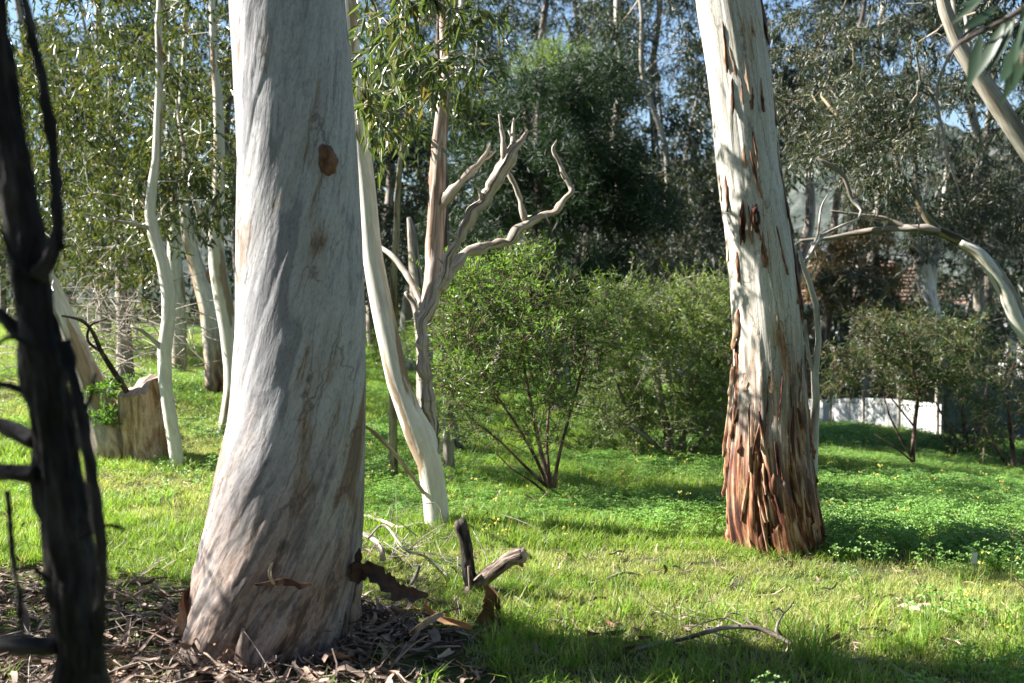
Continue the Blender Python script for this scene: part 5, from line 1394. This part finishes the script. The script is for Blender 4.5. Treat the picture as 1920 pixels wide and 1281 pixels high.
STICKS = [("pale crooked stick in the grass below the charred fork", "wood_dead", [(945, 1160, .02, 5), (985, 1152, .04, 6), (1010, 1162, .03, 5), (1045, 1164, .03, 5), (1062, 1175, .02, 3)]),
          ("thin dark forked twig right of the fallen branch", "bark_char", [(1600, 1180, .03, 3), (1640, 1178, .05, 6), (1665, 1184, .04, 6), (1676, 1190, .02, 3)]),
          ("brown stick lying between the charred fork and fallen branch", "bark_grey_brown", [(910, 1096, .04, 6), (950, 1112, .03, 6), (980, 1128, .02, 5), (1010, 1150, .01, 3)]),
          ("dead grey branch reaching up right of the thick trunk", "wood_dead", [(675, 1000, .10, 9), (700, 1010, .10, 11), (715, 1030, .1, 11), (718, 1050, .04, 11)]),
          ("dark grey fallen branch behind the jagged bark curl", "wood_dead", [(684, 966, .05, 6), (720, 978, .05, 7), (750, 990, .05, 8), (790, 982, .05, 6), (820, 990, .03, 4)]),
          ("thin curved dead twig arching over the grass by the bark curl", "wood_dead", [(690, 1010, .15, 4), (720, 985, .22, 4), (760, 1030, .18, 5), (800, 1045, .1, 4), (840, 1080, .03, 3)]),
          ("short dead twig standing right of the jagged bark curl", "bark_grey_brown", [(768, 1100, .02, 7), (780, 1080, .06, 7), (786, 1062, .11, 7)]),
          ("brown stick half buried far right of the charred fork", "bark_grey_brown", [(1140, 1085, .03, 5), (1170, 1074, .04, 6), (1200, 1078, .02, 4)]),
          ("short grey stick in the grass below the shaggy trunk", "wood_dead", [(1600, 1160, .02, 5), (1618, 1150, .03, 6), (1640, 1155, .02, 4)])]
for lab, mt, rr in STICKS:
    tag(ground_stem(rr, mt, "stick", None, 7), lab, "stick")
c = gnd(745, 1075); brush("twig_tangle", "tangle of fine dead twigs in the grass right of the thick trunk", c + [0, .15, .12], np.array([.45, .35, .25]), 60, "wood_dead", 95, (.0015, .004))
c = gnd(1330, 1180); brush("twig_tangle", "fine twigs matted around the fallen bare branch", c + [0, .0, .05], np.array([.35, .2, .12]), 36, "wood_dead", 96, (.0012, .003))

# dead leaves, curls, stones, tag
rs = np.random.default_rng(97)
mb = MB(); mb.leaves(np.zeros((1, 3)), np.array([[1.0, 0, .1]]), .15, .035, kind=2, curve=.35, rs=rs, fold=.3)
dl = mb.mesh("dead_leaf", M["dry_leaf"], smooth=True)
mb = MB(); mb.leaves(np.zeros((1, 3)), np.array([[1.0, 0, .1]]), .15, .035, kind=2, curve=.35, rs=rs, fold=.3)
dl2 = mb.mesh("dead_leaf", M["bark_slab"], smooth=True)
def dead(px, py, s, me, lab, grp):
    o = bpy.data.objects.new("dead_leaf", me); COL.objects.link(o)
    p = gnd(px, py); o.location = (p + [0, 0, .03]).tolist(); o.rotation_euler = (rs.uniform(-.9, .9), rs.uniform(-.35, .25), rs.uniform(0, 6.3)); o.scale = (s, s, s)
    tag(o, lab, "leaf", grp)
for a, b_ in ((1682, 1148), (1700, 1156), (1718, 1150), (1690, 1140), (1712, 1160)):
    dead(a, b_, .75, dl, "pale curled dead leaf in the small heap in the right hand grass", "pale dead leaves in a small heap")
for a, b_ in ((1180, 1190), (1195, 1205), (1200, 1180), (1168, 1215), (1188, 1222), (1150, 1185), (1130, 1200), (1105, 1195), (1090, 1180), (1480, 1165), (1485, 1185), (1545, 1215), (1240, 1150), (1225, 1158)):
    dead(a, b_, rs.uniform(.45, .8), dl2, "brown curled dead leaf in the near grass around the fallen branch", "brown dead leaves in the near grass")
def stone(px, py, s, lab):
    p = gnd(px, py)
    th, ph = np.meshgrid(np.linspace(0, 2 * pi, 18, endpoint=False), np.linspace(-pi / 2, pi / 2, 10))
    d = np.stack([np.cos(th) * np.cos(ph), np.sin(th) * np.cos(ph), np.sin(ph)], -1).reshape(-1, 3)
    V = p + d * s * [1.2, .9, .7] * (1 + .25 * fbm(d * 1.6 + px, 3, 2))[:, None]
    i = np.arange(9)[:, None] * 18; j = np.arange(18)[None]; k = (j + 1) % 18
    mb = MB(); mb.add(V, np.stack([i + j, i + k, i + 18 + k, i + 18 + j], -1).reshape(-1, 4))
    tag(mb.build("stone", M["stone"], None, smooth=True), lab, "stone")
stone(1534, 1032, .045, "pinkish stone at the right foot of the shaggy trunk")
stone(1424, 1036, .038, "small rounded stone at the left foot of the shaggy trunk")
stone(1100, 1046, .03, "small brown stone in the meadow left of the shaggy trunk")
p = gnd(1826, 1085)
pt_ = thing("marker_tag", p, "small white marker tag on a thin stake in the right hand grass", "marker")
mb = MB(); mb.box((p[0], p[1], p[2] + .06), (.006, .006, .20)); mb.build("stake", M["post_timber"], pt_, smooth=False)
mb = MB(); mb.box((p[0], p[1] - .005, p[2] + .115), (.03, .004, .06)); mb.build("tag", M["fence_white"], pt_, smooth=False)

# ------------------------------------------------------------------ bark litter
from mathutils import Matrix
def inpoly(x, y, poly):
    r = np.zeros(len(x), bool); n = len(poly)
    for i in range(n):
        x0, y0 = poly[i]; x1, y1 = poly[(i + 1) % n]
        c_ = ((y0 > y) != (y1 > y)) & (x < (x1 - x0) * (y - y0) / (y1 - y0 + 1e-12) + x0)
        r ^= c_
    return r
poly = [gnd(*p)[:2] for p in ((-350, 1060), (60, 1075), (200, 1098), (350, 1108), (520, 1120), (700, 1120), (790, 1140), (872, 1185), (880, 1215), (850, 1255), (930, 1300))] + [(0.0, 2.4), (-2.5, 2.2), (-4.0, 4.5)]
def strip_mesh(seed, L, W, curl, bend, mat):
    r_ = np.random.default_rng(seed)
    n, nu = 6, 2
    V = []
    ph = r_.uniform(0, 6)
    for i in range(n + 1):
        t = i / n - .5
        w = W * (.45 + .55 * math.cos(t * 2.6)) * r_.uniform(.8, 1.1)
        y0 = L * .08 * math.sin(t * 5 + ph)
        z0 = bend * L * (t * t * 1.5 - .1) + .012 * math.sin(t * 7 + ph)
        for k in range(nu + 1):
            s = k / nu - .5
            tw = .5 * t * math.sin(ph * 2)
            V.append([L * t, y0 + w * s, z0 + curl * W * (4 * s * s - .5) + w * s * tw])
    V = np.array(V); m = nu + 1
    i = np.arange(n)[:, None] * m + np.arange(nu)[None]
    f = np.stack([i, i + 1, i + m + 1, i + m], -1).reshape(-1, 4)
    mb = MB(); mb.add(V, f)
    return mb.mesh("bark_strip", M[mat], smooth=True)
rs = np.random.default_rng(98)
strips = [strip_mesh(k, rs.uniform(.10, .40), rs.choice([.006, .010, .015, .022, .034]), rs.uniform(.1, .8), rs.uniform(-.15, .5), ("litter", "litter", "litter_pale")[k % 3]) for k in range(24)]
def litter_points(n):
    X = rs.uniform(-3.6, .3, n * 6); Yv = rs.uniform(2.6, 6.4, n * 6)
    X = X + .1 * rs.normal(size=len(X))
    k = inpoly(X, Yv, poly)
    d = np.hypot(X - big_base[0], Yv - big_base[1] - .1)
    k &= d > .38
    k &= rs.random(len(X)) < np.minimum(1, (4.0 / Yv) ** 1.0)
    return X[k][:n], Yv[k][:n]
X, Yv = litter_points(280)
for x, y in zip(X, Yv):
    o = bpy.data.objects.new("bark_strip", strips[int(rs.integers(24))]); COL.objects.link(o)
    o.location = (float(x), float(y), float(G(x, y)) + rs.uniform(.03, .075))
    o.rotation_euler = (rs.normal() * .35, rs.normal() * .22, rs.uniform(0, 6.3))
    s = rs.uniform(.8, 1.4); o.scale = (s, s, s)
    tag(o, "curled dry bark strip lying loose in the litter round the thick trunk", "bark", "bark strips in the litter")

brush("twig_litter", "fine dead twigs mixed through the bark litter round the thick trunk", big_base + np.array([-.75, -.45, .02]), np.array([1.5, .9, .06]), 130, "wood_dead", 99, (.0015, .0045), kind="stuff")
def scatter(name, pts, rot, scl, idx, sources, label, cat):
    """one stuff object: points that carry tufts through geometry nodes"""
    me = bpy.data.meshes.new(name)
    me.vertices.add(len(pts)); me.vertices.foreach_set("co", np.asarray(pts, np.float32).ravel())
    for nm, ty, dt_, dat in (("rot", "FLOAT_VECTOR", "vector", rot), ("scl", "FLOAT_VECTOR", "vector", scl), ("idx", "INT", "value", idx)):
        a = me.attributes.new(nm, ty, "POINT"); a.data.foreach_set(dt_, np.asarray(dat, np.int32 if ty == "INT" else np.float32).ravel())
    o = bpy.data.objects.new(name, me); COL.objects.link(o)
    cl_ = bpy.data.collections.new(name + "_sources")
    for k, s in enumerate(sources):
        so = bpy.data.objects.new("%s_source_%02d" % (name, k), s); cl_.objects.link(so)
    ng = bpy.data.node_groups.new(name + "_scatter", "GeometryNodeTree")
    ng.interface.new_socket("Geometry", in_out="INPUT", socket_type="NodeSocketGeometry")
    ng.interface.new_socket("Geometry", in_out="OUTPUT", socket_type="NodeSocketGeometry")
    gi, go = ng.nodes.new("NodeGroupInput"), ng.nodes.new("NodeGroupOutput")
    ip = ng.nodes.new("GeometryNodeInstanceOnPoints"); ci = ng.nodes.new("GeometryNodeCollectionInfo")
    ci.inputs["Collection"].default_value = cl_; ci.inputs["Separate Children"].default_value = True; ci.inputs["Reset Children"].default_value = True
    ng.links.new(gi.outputs[0], ip.inputs["Points"]); ng.links.new(ci.outputs[0], ip.inputs["Instance"])
    ip.inputs["Pick Instance"].default_value = True
    for nm, ty, so in (("rot", "FLOAT_VECTOR", "Rotation"), ("scl", "FLOAT_VECTOR", "Scale"), ("idx", "INT", "Instance Index")):
        na = ng.nodes.new("GeometryNodeInputNamedAttribute"); na.data_type = ty; na.inputs["Name"].default_value = nm
        ng.links.new(na.outputs["Attribute"], ip.inputs[so])
    ng.links.new(ip.outputs[0], go.inputs[0])
    md = o.modifiers.new("scatter", "NODES"); md.node_group = ng
    return tag(o, label, cat, kind="stuff")
X, Yv = litter_points(4200)
n = len(X)
e_ = rs.normal(size=(2, n)) * .09; X = X + e_[0]; Yv = Yv + e_[1]
zz = rs.uniform(.0, .05, n)
a_ = rs.uniform(0, 2 * pi, 420); r_ = rs.uniform(.36, .62, 420)
X = np.concatenate([X, big_base[0] + np.cos(a_) * r_]); Yv = np.concatenate([Yv, big_base[1] + np.sin(a_) * r_]); zz = np.concatenate([zz, .02 + .12 * sm((.62 - r_) / .26) * rs.random(420)])
n = len(X)
s = rs.uniform(.3, .95, n)
scatter("bark_litter", np.column_stack([X, Yv, G(X, Yv) + zz]), np.column_stack([rs.normal(size=n) * .4, rs.normal(size=n) * .2, rs.uniform(0, 6.3, n)]), np.column_stack([s, s, s]), rs.integers(0, 24, n), strips,
        "brown litter of shed bark round the thick trunk", "bark litter")

# ------------------------------------------------------------------ grass, clover, flowers
def blades(seed, n, h, w, spread, lean, mat, name):
    r_ = np.random.default_rng(seed); mb = MB()
    a = r_.uniform(0, 2 * pi, n); rr = spread * np.sqrt(r_.random(n))
    b0 = np.column_stack([np.cos(a) * rr, np.sin(a) * rr, np.full(n, -.01)])
    hh = h * r_.uniform(.5, 1.15, n); az = r_.uniform(0, 2 * pi, n); ln_ = lean * r_.uniform(.2, 1.3, n)
    d = np.column_stack([np.cos(az), np.sin(az), np.zeros(n)]); fa = az + pi / 2 + r_.normal(size=n) * .6
    sd = np.column_stack([np.cos(fa), np.sin(fa), np.zeros(n)]) * (w * r_.uniform(.7, 1.3, n) / 2)[:, None]
    up = np.array([0, 0, 1.0])
    def pt(t): return b0 + d * (ln_ * hh * t * t)[:, None] + up * (hh * (t - .25 * ln_ * t * t))[:, None]
    V = np.stack([b0 - sd, b0 + sd, pt(.5) - sd * .8, pt(.5) + sd * .8, pt(1.0)], 1).reshape(-1, 3)
    i = np.arange(n)[:, None] * 5
    mb.add(V, i + np.array([[0, 1, 3, 2]]), i + np.array([[2, 3, 4]]))
    return mb.mesh(name, M[mat], smooth=False)
def clover(seed, n, h, spread, ls, mat="clover"):
    r_ = np.random.default_rng(seed); mb = MB()
    a = r_.uniform(0, 2 * pi, n); rr = spread * np.sqrt(r_.random(n))
    top = np.column_stack([np.cos(a) * rr, np.sin(a) * rr, h * r_.uniform(.45, 1.1, n) * (1 - .35 * (rr / spread) ** 2)])
    root = top * [.6, .6, 0] - [0, 0, .01]
    sd = np.column_stack([-np.sin(a), np.cos(a), np.zeros(n)]) * .0012
    i = np.arange(n)[:, None] * 3
    mb.add(np.stack([root - sd, root + sd, top], 1), None, i + np.array([[0, 1, 2]]))
    for k in range(3):
        az = a + k * 2 * pi / 3 + r_.normal(size=n) * .25
        D = np.column_stack([np.cos(az), np.sin(az), r_.uniform(-.35, .35, n)])
        S = np.column_stack([-np.sin(az), np.cos(az), np.zeros(n)]); L = (ls * r_.uniform(.75, 1.25, n))[:, None]
        V = np.stack([top, top + D * L * .85 + S * L * .55 - [0, 0, .003], top + D * L * .72 + np.array([0, 0, .003]), top + D * L * .85 - S * L * .55 - [0, 0, .003]], 1)
        i = np.arange(n)[:, None] * 4
        mb.add(V, None, np.concatenate([i + np.array([[0, 1, 2]]), i + np.array([[0, 2, 3]])]))
    return mb.mesh("clover_tuft", M[mat], smooth=False)
src_g = [blades(k, 30, .09, .0042, .055, .75, "grass", "grass_tuft") for k in range(5)] + [blades(20 + k, 40, .055, .0036, .06, .9, "grass_short", "grass_tuft") for k in range(5)] + [blades(40 + k, 16, .14, .006, .05, .9, "grass", "grass_tuft") for k in range(3)]
src_c = [clover(k, 22, .10, .085, .017) for k in range(5)]
def ground_points(n, y0=2.0, y1=26.0, ex=1.2):
    Yv = rs.uniform(y0, y1, n); X = rs.uniform(-1, 1, n) * (.64 * y1 + 1.0)
    k = (np.abs(X) < .62 * Yv + 1.2) & (rs.random(n) < np.minimum(1, (6.5 / Yv) ** ex))
    return X[k], Yv[k]
def photo_xy(X, Yv):
    Z = G(X, Yv) - 1.55
    return 960 + F * X / Yv, 560 - F * Z / Yv
X, Yv = ground_points(230000)
PX, PY = photo_xy(X, Yv)
n1 = vnoise(np.stack([X * .9, Yv * .9, X * 0], -1), 61); n2 = vnoise(np.stack([X * 2.3, Yv * 2.3, X * 0], -1), 62); n3 = vnoise(np.stack([X * .45 + 9, Yv * .45, X * 0], -1), 63)
lit_ = inpoly(X + n2 * .12, Yv + n2 * .12, poly)
dens = np.where(lit_, .02, 1.0)
# zones: short dry grass in the near meadow, long rich grass farther, clover in the right half
short = sm((PY - 1010) / 60) * (PX > 640) * (.75 + .5 * n2 > .45)
short = np.where((PX > 640) & (PY > 1000) & (n1 + .5 * n2 > .25), .9, short)
short = np.where(PX < 640, ((PY > 560) & (n1 > -.1) & (Yv > 7.4)) * .85, short)
clov = np.where((PX > 660) & (PY < 1080), .55 + .9 * n1, .0) + np.where((PX > 1450), .45 + .8 * n1, 0)
clov = np.where(PX < 640, .1 + .3 * n3, clov)
clov = clov * np.where(short > .5, .4, 1)
u = rs.random(len(X))
isc = (u < np.clip(clov, 0, .9) * .55) & ~lit_
keep_c = isc
XG, YG = X[~isc], Yv[~isc]
m_ = rs.random(len(XG)) < dens[~isc]
sh = (short[~isc] > .5)[m_]; XG, YG = XG[m_], YG[m_]
ring = [(second_base, .25, 150), (gnd(820, 990), .09, 60), (gnd(884, 1114), .06, 40), (gnd(255, 868), .24, 70), (gnd(335, 880), .06, 30), (gnd(1036, 932), .05, 50)]
rx = np.concatenate([b_[0] + np.cos(t_) * q_ for b_, r0_, m0 in ring for t_ in [rs.uniform(0, 2 * pi, m0)] for q_ in [r0_ + rs.uniform(.0, .14, m0)]])
ry = np.concatenate([np.full(m0, b_[1]) + rs.uniform(-1, 1, m0) * (r0_ + .1) for b_, r0_, m0 in ring])
XG = np.concatenate([XG, rx]); YG = np.concatenate([YG, ry]); sh = np.concatenate([sh, np.zeros(len(rx), bool)])
n = len(XG)
idx = np.where(sh, 5 + rs.integers(0, 5, n), rs.integers(0, 5, n))
long_ = (rs.random(n) < .08 + .2 * ((YG < 5.2) & (XG > -.6)) ); idx = np.where(long_, 10 + rs.integers(0, 3, n), idx)
far = np.maximum(1, YG / 7) ** .45
s = rs.uniform(.7, 1.3, n)
hs = s * (1 + .35 * vnoise(np.stack([XG * 1.7, YG * 1.7, XG * 0], -1), 66))
scatter("grass", np.column_stack([XG, YG, G(XG, YG)]), np.column_stack([rs.normal(size=n) * .12, rs.normal(size=n) * .12, rs.uniform(0, 6.3, n)]), np.column_stack([s * far, s * far, hs]), idx, src_g, "bright green meadow grass with short dry patches", "grass")
XC, YC_ = X[isc], Yv[isc]
n = len(XC); far = np.maximum(1, YC_ / 7) ** .45; s = rs.uniform(.75, 1.35, n)
scatter("ground_cover", np.column_stack([XC, YC_, G(XC, YC_)]), np.column_stack([rs.normal(size=n) * .1, rs.normal(size=n) * .1, rs.uniform(0, 6.3, n)]), np.column_stack([s * far, s * far, s * (1 + .5 * n3[isc])]), rs.integers(0, 5, n), src_c, "low clover leaved ground cover in the meadow", "ground cover")
print("grass", len(XG), "clover", len(XC))

X, Yv = ground_points(5200, 3.2, 9.0)
k_ = ~inpoly(X, Yv, poly); X, Yv = X[k_], Yv[k_]
n = len(X); s = rs.uniform(.2, .55, n)
scatter("meadow_litter", np.column_stack([X, Yv, G(X, Yv) + rs.uniform(.015, .05, n)]), np.column_stack([rs.normal(size=n) * .5, rs.normal(size=n) * .4, rs.uniform(0, 6.3, n)]), np.column_stack([s, s, s]), rs.integers(0, 24, n), strips,
        "small bits of dead bark caught in the near meadow grass", "bark litter")
# yellow flowers on pale stalks
def flower(seed):
    r_ = np.random.default_rng(seed)
    h = r_.uniform(.20, .32); lx, ly = r_.normal(size=2) * .03
    q = spline([[0, 0, -.02, .0022], [lx * .3, ly * .3, h * .5, .0020], [lx, ly, h, .0016]], .05)
    a = MB(); a.tube(q[:, :3], q[:, 3], 5, cap=False)
    top = q[-1, :3]
    pm = MB()
    for k in range(int(r_.integers(2, 5))):
        az = r_.uniform(0, 6.3); c = top + np.array([cos(az), sin(az), 0]) * r_.uniform(.012, .03) + [0, 0, r_.uniform(-.012, .012)]
        a.tube([top, (top + c) / 2 + [0, 0, .006], c], [.001] * 3, 3, cap=False)
        ax = nrm(np.array([cos(az), sin(az), r_.uniform(-.6, .5)]))
        s1 = nrm(np.cross(ax, [.1, .2, 1])); s2 = np.cross(ax, s1)
        for j in range(5):
            t = j * 2 * pi / 5; d = s1 * cos(t) + s2 * sin(t); e = -s1 * sin(t) + s2 * cos(t)
            pm.add([c, c + ax * .014 + d * .008 + e * .007, c + ax * .020 + d * .015, c + ax * .014 + d * .008 - e * .007], [[0, 1, 2, 3]])
    return a.mesh("flower", M["flower_stem"]), pm.mesh("petals", M["petal"], smooth=False)
fl = [flower(900 + k) for k in range(10)]
spots = []
def fz(n, x, y):
    for _ in range(n):
        spots.append((rs.uniform(*x), rs.uniform(*y)))
fz(34, (1545, 1700), (880, 985)); fz(20, (1690, 1900), (850, 960)); fz(10, (1700, 1900), (900, 1000)); fz(10, (1640, 1800), (985, 1050)); fz(20, (1180, 1380), (850, 900)); fz(12, (1090, 1340), (890, 970)); fz(10, (820, 1000), (930, 1000)); fz(12, (850, 1100), (990, 1050)); fz(8, (690, 800), (850, 960))
fz(40, (1560, 1910), (818, 850)); fz(20, (1780, 1910), (845, 880)); fz(9, (1680, 1915), (1130, 1270)); fz(4, (1760, 1915), (1060, 1140)); fz(3, (1560, 1700), (1120, 1260))
for px, py in spots:
    p = gnd(px, py); k = int(rs.integers(10))
    o = bpy.data.objects.new("flower", fl[k][0]); c_ = bpy.data.objects.new("petals", fl[k][1])
    COL.objects.link(o); COL.objects.link(c_); c_.parent = o
    s = rs.uniform(.4, .75); o.location = p.tolist(); o.scale = (s, s, s); o.rotation_euler = (rs.normal() * .12, rs.normal() * .12, rs.uniform(0, 6.3))
    tag(o, "small yellow flower cluster on a pale stalk in the meadow", "flower", "yellow flowers in the meadow")
# dry stalks
p = gnd(1838, 1048)
mb = MB()
for _ in range(26):
    a = rs.normal(size=2) * .05; d = rs.normal(size=2) * .10
    q = spline([[p[0] + a[0], p[1] + a[1], p[2], .0016], [p[0] + a[0] + d[0] * .5, p[1] + a[1] + d[1] * .5, p[2] + .12, .0012], [p[0] + a[0] + d[0] * 1.4, p[1] + a[1] + d[1], p[2] + rs.uniform(.16, .28), .0006]], .05)
    mb.tube(q[:, :3], q[:, 3], 3, cap=False)
tag(mb.build("dry_grass", M["straw"]), "clump of dry straw coloured grass stalks near the white marker", "grass", kind="stuff")
